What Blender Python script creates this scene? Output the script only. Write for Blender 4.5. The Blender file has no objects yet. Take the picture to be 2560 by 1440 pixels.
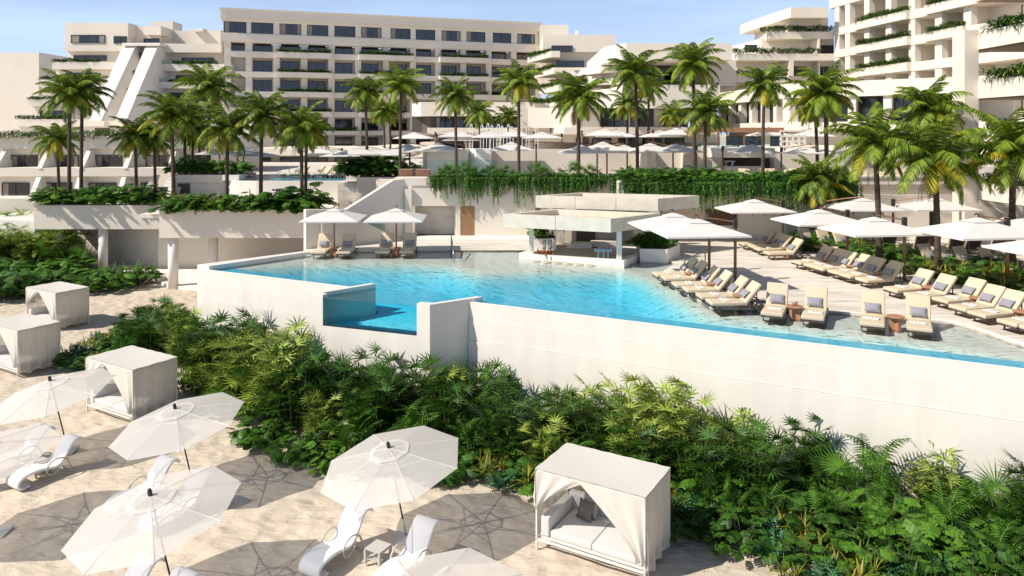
import bpy, bmesh, math, random
from mathutils import Vector, Matrix
R = math.radians
random.seed(7)
S = bpy.context.scene
COL = S.collection

# ------------------------------------------------------------------ camera, sky, sun, exposure
F, H, U0, V0 = 1850.0, 11.0, 1280.0, 328.0          # focal length (px of a 2560 wide frame), eye height, principal point
cam = bpy.data.cameras.new('camera'); co = bpy.data.objects.new('camera', cam); COL.objects.link(co)
co.location = (0, 0, H); co.rotation_euler = (R(90), 0, 0)
cam.sensor_width = 36; cam.lens = 36*F/2560; cam.shift_y = -(720-V0)/2560
cam.clip_start = .5; cam.clip_end = 4000
S.camera = co
SUN = Vector((2.40, .98, -2.45)).normalized()        # the way the light travels
elev = math.asin(-SUN.z)
w = bpy.data.worlds.new('World'); S.world = w; w.use_nodes = True
nt = w.node_tree; nt.nodes.clear()
sk = nt.nodes.new('ShaderNodeTexSky'); sk.sky_type = 'NISHITA'; sk.sun_disc = False
sk.sun_elevation = elev; sk.sun_rotation = math.atan2(-SUN.x, -SUN.y)
sk.air_density = 1.0; sk.dust_density = .6; sk.ozone_density = 1.6; sk.altitude = 0
tc = nt.nodes.new('ShaderNodeTexCoord'); mp = nt.nodes.new('ShaderNodeMapping'); mp.inputs['Scale'].default_value = (1.2, 1.2, 9)
cn = nt.nodes.new('ShaderNodeTexNoise'); cn.inputs['Scale'].default_value = 2.2; cn.inputs['Detail'].default_value = 7; cn.inputs['Roughness'].default_value = .62
cr = nt.nodes.new('ShaderNodeValToRGB'); cr.color_ramp.elements[0].position = .40; cr.color_ramp.elements[0].color = (.66, .66, .66, 1); cr.color_ramp.elements[1].position = .80
mx = nt.nodes.new('ShaderNodeMixRGB'); mx.inputs[2].default_value = (8.4, 11.0, 16.2, 1)
ml = nt.nodes.new('ShaderNodeMath'); ml.operation = 'MULTIPLY'; ml.inputs[1].default_value = .95
bg = nt.nodes.new('ShaderNodeBackground'); bg.inputs[1].default_value = .076
wo = nt.nodes.new('ShaderNodeOutputWorld')
L = nt.links.new
L(tc.outputs['Generated'], mp.inputs[0]); L(mp.outputs[0], cn.inputs['Vector']); L(cn.outputs[0], cr.inputs[0])
sz = nt.nodes.new('ShaderNodeSeparateXYZ'); hz = nt.nodes.new('ShaderNodeMapRange'); hz.inputs[1].default_value = .10; hz.inputs[2].default_value = .45; hz.inputs[3].default_value = 1; hz.inputs[4].default_value = .0
m2 = nt.nodes.new('ShaderNodeMath'); m2.operation = 'MULTIPLY'; L(tc.outputs['Generated'], sz.inputs[0]); L(sz.outputs[2], hz.inputs[0])
L(cr.outputs[0], ml.inputs[0]); L(ml.outputs[0], m2.inputs[0]); L(hz.outputs[0], m2.inputs[1]); L(m2.outputs[0], mx.inputs[0]); L(sk.outputs[0], mx.inputs[1])
L(mx.outputs[0], bg.inputs[0]); L(bg.outputs[0], wo.inputs[0])
sl = bpy.data.lights.new('sun', 'SUN'); sl.energy = 4.9; sl.angle = R(.5); sl.color = (1, .925, .815)
so = bpy.data.objects.new('sun', sl); COL.objects.link(so); so.location = (-60, -20, 80)
so.rotation_euler = SUN.to_track_quat('-Z', 'Y').to_euler()
S.view_settings.view_transform = 'Standard'; S.view_settings.look = 'None'; S.view_settings.gamma = 1
S.view_settings.exposure = .17
S.render.engine = 'CYCLES'
S.cycles.max_bounces = 8; S.cycles.diffuse_bounces = 3; S.cycles.transparent_max_bounces = 16; S.cycles.volume_bounces = 0
S.cycles.caustics_reflective = False; S.cycles.caustics_refractive = False

# ------------------------------------------------------------------ where things stand: photo measurements to metres
def G(u, v, z=0.0):
    D = F*(H-z)/(v-V0); return Vector(((u-U0)*D/F, D, z))
def A(u, v, D): return Vector(((u-U0)*D/F, D, H-(v-V0)*D/F))
def Z(v, D): return H-(v-V0)*D/F
def X(u, D): return (u-U0)*D/F

# ------------------------------------------------------------------ materials
def nodes(name):
    m = bpy.data.materials.new(name); m.use_nodes = True
    n = m.node_tree; b = n.nodes['Principled BSDF']; return m, n, b
def c4(c): return (c[0], c[1], c[2], 1)
def mat(name, col, rough=.6, var=.0, scale=3.0, bump=0.0, bscale=30.0, metal=0.0, spec=.5, stretch=(1, 1, 1), col2=None, detail=5, ramp=(.35, .7), sheen=0, obj=False):
    m, n, b = nodes(name); b.inputs['Roughness'].default_value = rough; b.inputs['Metallic'].default_value = metal
    b.inputs['Specular IOR Level'].default_value = spec; b.inputs['Base Color'].default_value = c4(col)
    t = n.nodes.new('ShaderNodeTexCoord'); mp = n.nodes.new('ShaderNodeMapping'); mp.inputs['Scale'].default_value = stretch
    n.links.new(t.outputs['Object' if obj else 'Generated'], mp.inputs[0])
    g = n.nodes.new('ShaderNodeNewGeometry')
    if not obj: n.links.new(g.outputs['Position'], mp.inputs[0])
    if var or col2:
        c2 = col2 if col2 else tuple(max(0, x*(1-var)) for x in col)
        ns = n.nodes.new('ShaderNodeTexNoise'); ns.inputs['Scale'].default_value = scale; ns.inputs['Detail'].default_value = detail; ns.inputs['Roughness'].default_value = .6
        rp = n.nodes.new('ShaderNodeValToRGB'); rp.color_ramp.elements[0].position = ramp[0]; rp.color_ramp.elements[1].position = ramp[1]
        rp.color_ramp.elements[0].color = c4(c2); rp.color_ramp.elements[1].color = c4(col)
        n.links.new(mp.outputs[0], ns.inputs['Vector']); n.links.new(ns.outputs[0], rp.inputs[0]); n.links.new(rp.outputs[0], b.inputs['Base Color'])
    if bump:
        bn = n.nodes.new('ShaderNodeTexNoise'); bn.inputs['Scale'].default_value = bscale; bn.inputs['Detail'].default_value = 4
        bp = n.nodes.new('ShaderNodeBump'); bp.inputs['Strength'].default_value = bump; bp.inputs['Distance'].default_value = .02
        n.links.new(mp.outputs[0], bn.inputs['Vector']); n.links.new(bn.outputs[0], bp.inputs['Height']); n.links.new(bp.outputs[0], b.inputs['Normal'])
    return m
M = {}
M['stucco'] = mat('stucco', (.80, .725, .625), .85, var=.05, scale=.35, bump=.15, bscale=8)
M['stucco_white'] = mat('white_stucco', (.85, .805, .74), .8, var=.04, scale=.6, bump=.1, bscale=8)
M['concrete'] = mat('pool_wall_concrete', (.80, .755, .685), .8, var=.10, scale=1.3, stretch=(1, 1, .22), bump=.15, bscale=14, detail=8, ramp=(.3, .62))
M['barstone'] = mat('bar_stone', (.78, .72, .60), .75, var=.16, scale=2.2, bump=.3, bscale=20, detail=8)
M['deck'] = mat('travertine_deck', (.76, .70, .615), .7, col2=(.50, .44, .38), scale=1.5, bump=.25, bscale=12, stretch=(.35, 2.6, 1), detail=9, ramp=(.33, .56))
M['floor'] = mat('pool_floor', (.90, .89, .85), .6, var=.06, scale=1.2)
M['bluetile'] = mat('blue_tile', (.06, .68, 1.0), .3, var=.12, scale=3)
M['frame'] = mat('dark_window_frame', (.035, .03, .027), .5)
M['bronze'] = mat('bronze_metal', (.10, .075, .06), .45, metal=.3)
M['greymetal'] = mat('grey_metal', (.55, .53, .50), .4, metal=.2)
M['steel'] = mat('steel', (.35, .38, .42), .25, metal=.9)
M['darkmetal'] = mat('dark_metal', (.04, .04, .045), .4, metal=.4)
M['wood'] = mat('brown_wood', (.34, .17, .095), .55, col2=(.22, .10, .055), scale=6, stretch=(8, 8, 1), detail=4)
M['doorwood'] = mat('door_wood', (.42, .25, .13), .5, col2=(.30, .165, .08), scale=5, stretch=(1, 1, 14), detail=4)
M['terracotta'] = mat('terracotta_wood', (.46, .24, .14), .6, col2=(.38, .19, .11), scale=6)
M['cushion'] = mat('beige_cushion', (.60, .50, .355), .85, bump=.1, bscale=60)
M['pillowgrey'] = mat('grey_pillow', (.18, .18, .21), .9, col2=(.36, .36, .40), scale=30, stretch=(1, 1, 1))
M['pillowdark'] = mat('taupe_pillow', (.17, .14, .13), .6)
M['pillowlight'] = mat('light_grey_pillow', (.42, .41, .40), .9, var=.3, scale=60)
M['towel'] = mat('white_towel', (.78, .76, .72), .95, bump=.3, bscale=70)
M['black'] = mat('black_stripe', (.02, .02, .025), .8)
M['plastic'] = mat('white_plastic', (.84, .83, .82), .5, spec=.3)
M['greyplastic'] = mat('grey_plastic', (.50, .48, .45), .5)
M['sofa'] = mat('sofa_fabric', (.62, .61, .60), .9, bump=.1, bscale=80)
M['sofabase'] = mat('white_frame', (.72, .69, .64), .5)
M['roofmembrane'] = mat('roof_membrane', (.62, .52, .42), .8, var=.1)
M['brick'] = mat('soffit_wood', (.26, .15, .09), .6, col2=(.20, .11, .07), scale=4, stretch=(1, 12, 1))
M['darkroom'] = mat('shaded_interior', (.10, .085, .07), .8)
M['curtain'] = mat('curtain', (.30, .26, .22), .9)
M['trunk'] = mat('palm_trunk', (.12, .085, .06), .9, col2=(.045, .032, .024), scale=3, stretch=(1, 1, 9), bump=.6, bscale=10)
M['stem'] = mat('plant_stem', (.10, .12, .04), .8)
M['deadfrond'] = mat('dead_frond', (.20, .145, .115), .9)
M['soil'] = mat('soil', (.16, .12, .08), .95)
M['bottle'] = mat('bottle_glass', (.30, .04, .03), .15)
M['bottle2'] = mat('amber_bottle', (.50, .25, .05), .15)
M['louver'] = mat('white_louver', (.72, .71, .68), .5)
M['jet'] = mat('water_jet', (.9, .93, .96), .2)

# pool lining: white plaster, the deep water's blue light painted into its colour by depth
m, n, p = nodes('pool_lining'); p.inputs['Roughness'].default_value = .5
g = n.nodes.new('ShaderNodeNewGeometry'); sx = n.nodes.new('ShaderNodeSeparateXYZ'); n.links.new(g.outputs['Position'], sx.inputs[0])
mr = n.nodes.new('ShaderNodeMapRange'); mr.inputs[1].default_value = 4.22; mr.inputs[2].default_value = 3.7
ns = n.nodes.new('ShaderNodeTexNoise'); ns.inputs['Scale'].default_value = .9; ns.inputs['Detail'].default_value = 6
ad = n.nodes.new('ShaderNodeMath'); ad.operation = 'MULTIPLY_ADD'; ad.inputs[1].default_value = .5; ad.inputs[2].default_value = -.28; ad.use_clamp = False
sm = n.nodes.new('ShaderNodeMath'); sm.operation = 'ADD'; sm.use_clamp = True
mc = n.nodes.new('ShaderNodeMixRGB'); mc.inputs[1].default_value = (.88, .85, .78, 1); mc.inputs[2].default_value = (.46, .84, .96, 1)
n.links.new(sx.outputs[2], mr.inputs[0]); n.links.new(g.outputs['Position'], ns.inputs['Vector']); n.links.new(ns.outputs[0], ad.inputs[0])
n.links.new(mr.outputs[0], sm.inputs[0]); n.links.new(ad.outputs[0], sm.inputs[1]); n.links.new(sm.outputs[0], mc.inputs[0]); n.links.new(mc.outputs[0], p.inputs['Base Color'])
M['lining'] = m

def leafmat(name, a, b, trans=.22, rough=.45):
    m, n, p = nodes(name)
    g = n.nodes.new('ShaderNodeNewGeometry'); oi = n.nodes.new('ShaderNodeObjectInfo')
    ad = n.nodes.new('ShaderNodeMath'); ad.operation = 'ADD'
    sc = n.nodes.new('ShaderNodeMath'); sc.operation = 'MULTIPLY'; sc.inputs[1].default_value = .35
    n.links.new(oi.outputs['Random'], sc.inputs[0]); n.links.new(g.outputs['Random Per Island'], ad.inputs[0]); n.links.new(sc.outputs[0], ad.inputs[1])
    rp = n.nodes.new('ShaderNodeValToRGB'); rp.color_ramp.elements[0].position = .15; rp.color_ramp.elements[1].position = 1.15 if False else 1.0
    rp.color_ramp.elements[0].color = c4(a); rp.color_ramp.elements[1].color = c4(b)
    n.links.new(ad.outputs[0], rp.inputs[0]); n.links.new(rp.outputs[0], p.inputs['Base Color'])
    p.inputs['Roughness'].default_value = rough; p.inputs['Specular IOR Level'].default_value = .28
    tr = n.nodes.new('ShaderNodeBsdfTranslucent'); n.links.new(rp.outputs[0], tr.inputs[0])
    mxs = n.nodes.new('ShaderNodeMixShader'); mxs.inputs[0].default_value = trans
    out = n.nodes['Material Output']
    n.links.new(p.outputs[0], mxs.inputs[1]); n.links.new(tr.outputs[0], mxs.inputs[2]); n.links.new(mxs.outputs[0], out.inputs[0])
    return m
M['leafdark'] = leafmat('dark_leaf', (.012, .042, .008), (.045, .14, .02))
M['leafmid'] = leafmat('mid_leaf', (.022, .075, .008), (.11, .25, .025))
M['leaflime'] = leafmat('lime_leaf', (.010, .045, .004), (.38, .48, .08))
M['leafdeep'] = leafmat('deep_leaf', (.006, .028, .004), (.07, .17, .018))
M['leafblue'] = leafmat('bluegreen_leaf', (.02, .08, .035), (.07, .22, .09))
M['leafyel'] = leafmat('yellowgreen_leaf', (.05, .11, .01), (.42, .37, .05))
M['palmgreen'] = leafmat('palm_green', (.035, .09, .008), (.25, .34, .03))
M['palmyel'] = leafmat('palm_yellow', (.13, .18, .012), (.46, .40, .03))
M['vine'] = leafmat('vine_leaf', (.025, .095, .012), (.13, .31, .045))

def canopy(name, col, alpha, tl=.5):
    m, n, p = nodes(name); p.inputs['Base Color'].default_value = c4(col); p.inputs['Roughness'].default_value = .9; p.inputs['Specular IOR Level'].default_value = .1
    tr = n.nodes.new('ShaderNodeBsdfTranslucent'); tr.inputs[0].default_value = c4(col)
    tp = n.nodes.new('ShaderNodeBsdfTransparent')
    a = n.nodes.new('ShaderNodeMixShader'); a.inputs[0].default_value = tl
    b = n.nodes.new('ShaderNodeMixShader'); b.inputs[0].default_value = alpha
    n.links.new(p.outputs[0], a.inputs[1]); n.links.new(tr.outputs[0], a.inputs[2])
    n.links.new(tp.outputs[0], b.inputs[1]); n.links.new(a.outputs[0], b.inputs[2]); n.links.new(b.outputs[0], n.nodes['Material Output'].inputs[0])
    return m
M['canopy'] = canopy('white_canopy', (.78, .75, .72), 1.0, .18)
M['sheer'] = canopy('sheer_canopy', (.94, .92, .90), .72, .5)
M['sheer2'] = canopy('sheer_canopy_band', (.94, .92, .90), .80, .45)
M['drape'] = canopy('drape_cloth', (.80, .765, .70), 1.0, .25)
def weave(name, col, alpha):
    m, n, p = nodes(name); p.inputs['Base Color'].default_value = c4(col); p.inputs['Roughness'].default_value = .9
    g = n.nodes.new('ShaderNodeNewGeometry'); wv = n.nodes.new('ShaderNodeTexNoise'); wv.inputs['Scale'].default_value = 55; wv.inputs['Detail'].default_value = 3
    mp = n.nodes.new('ShaderNodeMapping'); mp.inputs['Scale'].default_value = (1, 1, .22)
    n.links.new(g.outputs['Position'], mp.inputs[0]); n.links.new(mp.outputs[0], wv.inputs['Vector'])
    rp = n.nodes.new('ShaderNodeMapRange'); rp.inputs[1].default_value = .38; rp.inputs[2].default_value = .62; rp.inputs[3].default_value = alpha-.10; rp.inputs[4].default_value = min(1, alpha+.08)
    n.links.new(wv.outputs[0], rp.inputs[0])
    tp = n.nodes.new('ShaderNodeBsdfTransparent'); tr = n.nodes.new('ShaderNodeBsdfTranslucent'); tr.inputs[0].default_value = c4(col)
    a = n.nodes.new('ShaderNodeMixShader'); a.inputs[0].default_value = .35; b = n.nodes.new('ShaderNodeMixShader')
    n.links.new(p.outputs[0], a.inputs[1]); n.links.new(tr.outputs[0], a.inputs[2])
    n.links.new(rp.outputs[0], b.inputs[0]); n.links.new(tp.outputs[0], b.inputs[1]); n.links.new(a.outputs[0], b.inputs[2]); n.links.new(b.outputs[0], n.nodes['Material Output'].inputs[0])
    return m
M['mesh'] = weave('woven_side_cloth', (.66, .61, .54), .90)
M['wicker'] = weave('open_weave', (.55, .50, .43), .68)
def glassy(name, tint, fac):
    m, n, p = nodes(name); n.nodes.remove(p)
    tp = n.nodes.new('ShaderNodeBsdfTransparent'); tp.inputs[0].default_value = c4(tint)
    gl = n.nodes.new('ShaderNodeBsdfGlossy'); gl.inputs['Roughness'].default_value = .02
    fr = n.nodes.new('ShaderNodeFresnel'); fr.inputs[0].default_value = fac
    b = n.nodes.new('ShaderNodeMixShader'); n.links.new(fr.outputs[0], b.inputs[0]); n.links.new(tp.outputs[0], b.inputs[1]); n.links.new(gl.outputs[0], b.inputs[2])
    n.links.new(b.outputs[0], n.nodes['Material Output'].inputs[0]); return m
M['glass'] = glassy('clear_glass', (.86, .95, .95), 1.3)
M['acrylic'] = glassy('blue_acrylic', (.80, .99, 1.0), 1.2)
# window panes: dark rooms behind a reflecting sheet
m, n, p = nodes('window_pane'); p.inputs['Base Color'].default_value = (.028, .033, .042, 1); p.inputs['Roughness'].default_value = .04; p.inputs['Specular IOR Level'].default_value = .8
g = n.nodes.new('ShaderNodeNewGeometry'); rp = n.nodes.new('ShaderNodeValToRGB'); rp.color_ramp.elements[0].color = (.004, .006, .010, 1); rp.color_ramp.elements[1].color = (.026, .028, .034, 1)
n.links.new(g.outputs['Random Per Island'], rp.inputs[0]); n.links.new(rp.outputs[0], p.inputs['Base Color'])
nb = n.nodes.new('ShaderNodeTexNoise'); nb.inputs['Scale'].default_value = .8; bp = n.nodes.new('ShaderNodeBump'); bp.inputs['Strength'].default_value = .04
n.links.new(g.outputs['Position'], nb.inputs['Vector']); n.links.new(nb.outputs[0], bp.inputs['Height']); n.links.new(bp.outputs[0], p.inputs['Normal'])
M['pane'] = m
# water: see-through body that soaks up red, reflecting rippled skin
m, n, p = nodes('pool_water'); n.nodes.remove(p)
tp = n.nodes.new('ShaderNodeBsdfTransparent'); gl = n.nodes.new('ShaderNodeBsdfGlossy'); gl.inputs['Roughness'].default_value = .03
fr = n.nodes.new('ShaderNodeFresnel'); fr.inputs[0].default_value = 1.33
g = n.nodes.new('ShaderNodeNewGeometry'); mp = n.nodes.new('ShaderNodeMapping'); mp.inputs['Scale'].default_value = (.9, 2.1, 1)
n1 = n.nodes.new('ShaderNodeTexNoise'); n1.inputs['Scale'].default_value = 2.2; n1.inputs['Detail'].default_value = 3; n1.inputs['Roughness'].default_value = .55; n1.inputs['Distortion'].default_value = .6
bp = n.nodes.new('ShaderNodeBump'); bp.inputs['Strength'].default_value = .40; bp.inputs['Distance'].default_value = .045
n.links.new(g.outputs['Position'], mp.inputs[0]); n.links.new(mp.outputs[0], n1.inputs['Vector']); n.links.new(n1.outputs[0], bp.inputs['Height'])
n.links.new(bp.outputs[0], gl.inputs['Normal']); n.links.new(bp.outputs[0], fr.inputs['Normal'])
mxs = n.nodes.new('ShaderNodeMixShader'); n.links.new(fr.outputs[0], mxs.inputs[0]); n.links.new(tp.outputs[0], mxs.inputs[1]); n.links.new(gl.outputs[0], mxs.inputs[2])
va = n.nodes.new('ShaderNodeVolumeAbsorption'); va.inputs['Color'].default_value = (.0, .87, .99, 1); va.inputs['Density'].default_value = .32
n.links.new(mxs.outputs[0], n.nodes['Material Output'].inputs['Surface']); n.links.new(va.outputs[0], n.nodes['Material Output'].inputs['Volume'])
M['water'] = m
# sand
m, n, p = nodes('sand'); p.inputs['Roughness'].default_value = .95; p.inputs['Specular IOR Level'].default_value = .1
g = n.nodes.new('ShaderNodeNewGeometry')
n1 = n.nodes.new('ShaderNodeTexNoise'); n1.inputs['Scale'].default_value = 1.3; n1.inputs['Detail'].default_value = 9; n1.inputs['Roughness'].default_value = .65
rp = n.nodes.new('ShaderNodeValToRGB'); rp.color_ramp.elements[0].position = .3; rp.color_ramp.elements[1].position = .7
rp.color_ramp.elements[0].color = (.57, .485, .38, 1); rp.color_ramp.elements[1].color = (.64, .555, .45, 1)
n.links.new(g.outputs['Position'], n1.inputs['Vector']); n.links.new(n1.outputs[0], rp.inputs[0]); n.links.new(rp.outputs[0], p.inputs['Base Color'])
mp = n.nodes.new('ShaderNodeMapping'); mp.inputs['Scale'].default_value = (1, 1.9, 1); mp.inputs['Rotation'].default_value = (0, 0, .25)
n2 = n.nodes.new('ShaderNodeTexNoise'); n2.inputs['Scale'].default_value = 1.9; n2.inputs['Detail'].default_value = 5; n2.inputs['Roughness'].default_value = .45; n2.inputs['Distortion'].default_value = .5
bp = n.nodes.new('ShaderNodeBump'); bp.inputs['Strength'].default_value = 1.0; bp.inputs['Distance'].default_value = .10
vo = n.nodes.new('ShaderNodeTexVoronoi'); vo.feature = 'SMOOTH_F1'; vo.inputs['Scale'].default_value = 1.7; vo.inputs['Smoothness'].default_value = .6; vo.inputs['Randomness'].default_value = 1
sa = n.nodes.new('ShaderNodeMath'); sa.operation = 'ADD'
n3 = n.nodes.new('ShaderNodeTexNoise'); n3.inputs['Scale'].default_value = 60; b2 = n.nodes.new('ShaderNodeBump'); b2.inputs['Strength'].default_value = .3; b2.inputs['Distance'].default_value = .01
n.links.new(g.outputs['Position'], mp.inputs[0]); n.links.new(mp.outputs[0], n2.inputs['Vector']); n.links.new(n2.outputs[0], sa.inputs[0]); n.links.new(g.outputs['Position'], vo.inputs['Vector']); n.links.new(vo.outputs['Distance'], sa.inputs[1]); n.links.new(sa.outputs[0], bp.inputs['Height'])
n.links.new(g.outputs['Position'], n3.inputs['Vector']); n.links.new(n3.outputs[0], b2.inputs['Height']); n.links.new(bp.outputs[0], b2.inputs['Normal']); n.links.new(b2.outputs[0], p.inputs['Normal'])
M['sand'] = m
# striped pillow
m, n, p = nodes('striped_pillow'); p.inputs['Roughness'].default_value = .9
t = n.nodes.new('ShaderNodeTexCoord'); wv = n.nodes.new('ShaderNodeTexWave'); wv.inputs['Scale'].default_value = 9; wv.bands_direction = 'Y'
rp = n.nodes.new('ShaderNodeValToRGB'); rp.color_ramp.elements[0].color = (.13, .13, .17, 1); rp.color_ramp.elements[1].color = (.42, .41, .44, 1)
n.links.new(t.outputs['Object'], wv.inputs['Vector']); n.links.new(wv.outputs[0], rp.inputs[0]); n.links.new(rp.outputs[0], p.inputs['Base Color'])
M['stripe'] = m

# ------------------------------------------------------------------ mesh builder
class MB:
    def __init__(s): s.v = []; s.f = []; s.mi = []; s.mats = []; s.cur = 0; s.smooth = False; s.sm = []
    def use(s, key):
        if key not in s.mats: s.mats.append(key)
        s.cur = s.mats.index(key); return s
    def face(s, pts):
        b = len(s.v); s.v.extend([tuple(p) for p in pts]); s.f.append(tuple(range(b, b+len(pts)))); s.mi.append(s.cur); s.sm.append(s.smooth)
    def add(s, vs, fs):
        b = len(s.v); s.v.extend([tuple(p) for p in vs])
        for f in fs: s.f.append(tuple(i+b for i in f)); s.mi.append(s.cur); s.sm.append(s.smooth)
    def box(s, x0, x1, y0, y1, z0, z1, M4=None):
        vs = [Vector(p) for p in ((x0,y0,z0),(x1,y0,z0),(x1,y1,z0),(x0,y1,z0),(x0,y0,z1),(x1,y0,z1),(x1,y1,z1),(x0,y1,z1))]
        if M4 is not None: vs = [M4 @ p for p in vs]
        s.add(vs, [(0,3,2,1),(4,5,6,7),(0,1,5,4),(1,2,6,5),(2,3,7,6),(3,0,4,7)]); return s
    def prism(s, poly, z0, z1):
        n = len(poly); a = sum(poly[i][0]*poly[(i+1)%n][1]-poly[(i+1)%n][0]*poly[i][1] for i in range(n))
        if a < 0: poly = list(reversed(poly))
        vs = [(p[0], p[1], z0) for p in poly]+[(p[0], p[1], z1) for p in poly]
        fs = [tuple(reversed(range(n))), tuple(range(n, 2*n))]+[(i, (i+1) % n, (i+1) % n+n, i+n) for i in range(n)]
        s.add(vs, fs); return s
    def fprism(s, pts, D, depth):           # an outline of (x, z) standing at depth D, given real thickness
        n = len(pts); a = sum(pts[i][0]*pts[(i+1)%n][1]-pts[(i+1)%n][0]*pts[i][1] for i in range(n))
        if a < 0: pts = list(reversed(pts))
        vs = [(p[0], D, p[1]) for p in pts]+[(p[0], D+depth, p[1]) for p in pts]
        fs = [tuple(range(n)), tuple(reversed(range(n, 2*n)))]+[(i, i+n, (i+1) % n+n, (i+1) % n) for i in range(n)]
        s.add(vs, fs); return s
    def tube(s, path, rad, n=8, cap=True, sx=1.0):
        path = [Vector(p) for p in path]; m = len(path)
        if not hasattr(rad, '__len__'): rad = [rad]*m
        vs = []; up = Vector((0, 0, 1)); prev = None
        for i, p in enumerate(path):
            d = (path[min(i+1, m-1)]-path[max(i-1, 0)]).normalized()
            a = d.cross(up if abs(d.z) < .95 else Vector((1, 0, 0))).normalized() if prev is None else (prev-d*prev.dot(d)).normalized()
            prev = a; b = d.cross(a)
            for k in range(n):
                t = 2*math.pi*k/n; vs.append(p+(a*math.cos(t)*sx+b*math.sin(t))*rad[i])
        fs = [(i*n+k, i*n+(k+1) % n, (i+1)*n+(k+1) % n, (i+1)*n+k) for i in range(m-1) for k in range(n)]
        if cap: fs += [tuple(reversed(range(n))), tuple(range((m-1)*n, m*n))]
        s.add(vs, fs); return s
    def lathe(s, prof, n=16, c=(0, 0, 0)):
        vs = []
        for r, z in prof:
            for k in range(n):
                t = 2*math.pi*k/n; vs.append((c[0]+r*math.cos(t), c[1]+r*math.sin(t), c[2]+z))
        m = len(prof); fs = [(i*n+k, i*n+(k+1) % n, (i+1)*n+(k+1) % n, (i+1)*n+k) for i in range(m-1) for k in range(n)]
        fs += [tuple(reversed(range(n))), tuple(range((m-1)*n, m*n))]
        s.add(vs, fs); return s
    def build(s, name, m=None, parent=None, bevel=0, seg=2, world=False):
        me = bpy.data.meshes.new(name); me.from_pydata(s.v, [], s.f)
        keys = s.mats if s.mats else [m]
        for k in keys: me.materials.append(M[k])
        me.polygons.foreach_set('material_index', s.mi); me.polygons.foreach_set('use_smooth', s.sm)
        me.update()
        if bevel:
            bm = bmesh.new(); bm.from_mesh(me); bmesh.ops.remove_doubles(bm, verts=bm.verts, dist=1e-5)
            bmesh.ops.bevel(bm, geom=list(bm.edges), offset=bevel, segments=seg, affect='EDGES', profile=.6)
            for f in bm.faces: f.smooth = True
            bm.to_mesh(me); bm.free()
        o = bpy.data.objects.new(name, me); COL.objects.link(o)
        if parent is not None:
            o.parent = parent
            if world: o.matrix_parent_inverse = parent.matrix_basis.inverted()
        return o
def tag(o, label=None, cat=None, group=None, kind=None):
    if label: o['label'] = label
    if cat: o['category'] = cat
    if group: o['group'] = group
    if kind: o['kind'] = kind
    return o
def empty(name, loc, rz=0.0, label=None, cat=None, group=None):
    o = bpy.data.objects.new(name, None); COL.objects.link(o); o.location = loc; o.rotation_euler = (0, 0, rz); o.empty_display_size = .1
    return tag(o, label, cat, group)
KIDS = {}
def kids(o):
    if o.name not in KIDS: KIDS[o.name] = list(o.children)
    return KIDS[o.name]
def copy_tree(o, loc=None, rz=None, label=None, group=None, scale=None, parent=None):
    ch = kids(o); c = o.copy(); COL.objects.link(c)
    KIDS[c.name] = []
    if loc is not None: c.location = loc
    if rz is not None: c.rotation_euler = (0, 0, rz)
    if scale is not None: c.scale = scale if hasattr(scale, '__len__') else (scale,)*3
    if label: c['label'] = label
    if group: c['group'] = group
    if parent is not None: c.parent = parent
    for k in ch:
        KIDS[c.name].append(copy_tree(k, parent=c))
    return c
class Proto:
    """a thing built once: the first placing uses it, later ones are copies"""
    def __init__(s, o): s.o = o; s.used = False
    def put(s, loc, rz, label, group, scale=None):
        if not s.used:
            s.used = True; kids(s.o); [kids(k) for k in s.o.children]
            o = s.o; o.location = loc; o.rotation_euler = (0, 0, rz)
            if scale is not None: o.scale = scale if hasattr(scale, '__len__') else (scale,)*3
            o['label'] = label; o['group'] = group; return o
        return copy_tree(s.o, loc, rz, label, group, scale)
class Fac:
    """a vertical wall plane through two plan points: s runs along it, d stands out towards the viewer"""
    def __init__(s, p0, p1):
        s.p = Vector((p0[0], p0[1])); s.e = (Vector((p1[0], p1[1]))-s.p); s.len = s.e.length; s.e.normalize()
        s.n = Vector((s.e.y, -s.e.x))
        if s.n.dot(-s.p) < 0: s.n = -s.n
    def hit(s, u, v=V0):
        k = (u-U0)/F       # X = k*Y
        t = (k*s.p.y-s.p.x)/(s.e.x-k*s.e.y); y = s.p.y+t*s.e.y
        return t, H-(v-V0)*y/F
    def pt(s, a, d=0.0, z=0.0): q = s.p+s.e*a+s.n*d; return Vector((q.x, q.y, z))
    def box(s, mb, s0, s1, z0, z1, d0, d1):
        P = [s.pt(s0, d0), s.pt(s1, d0), s.pt(s1, d1), s.pt(s0, d1)]
        mb.prism([(q.x, q.y) for q in P], z0, z1)
def fb(mb, u0, u1, v0, v1, D, dep):         # a block whose front face is parallel to the picture at depth D
    mb.box(X(u0, D), X(u1, D), D, D+dep, Z(v1, D), Z(v0, D)); return mb
def ud(u, D): return (X(u, D), D)
# ================================================================== ground
WZ, DZ = 4.35, 4.4            # water skin, deck
TZ1, TZ2, PZ = 7.0, 8.1, 5.4  # the terraces above, the pavilion roof
def noise2(x, y):
    return (math.sin(x*1.7+y*.6)*math.cos(y*1.3-x*.4)+.6*math.sin(x*3.1-y*2.2+1.3)+.4*math.cos(x*5.3+y*4.1))*.5
mb = MB()
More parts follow.
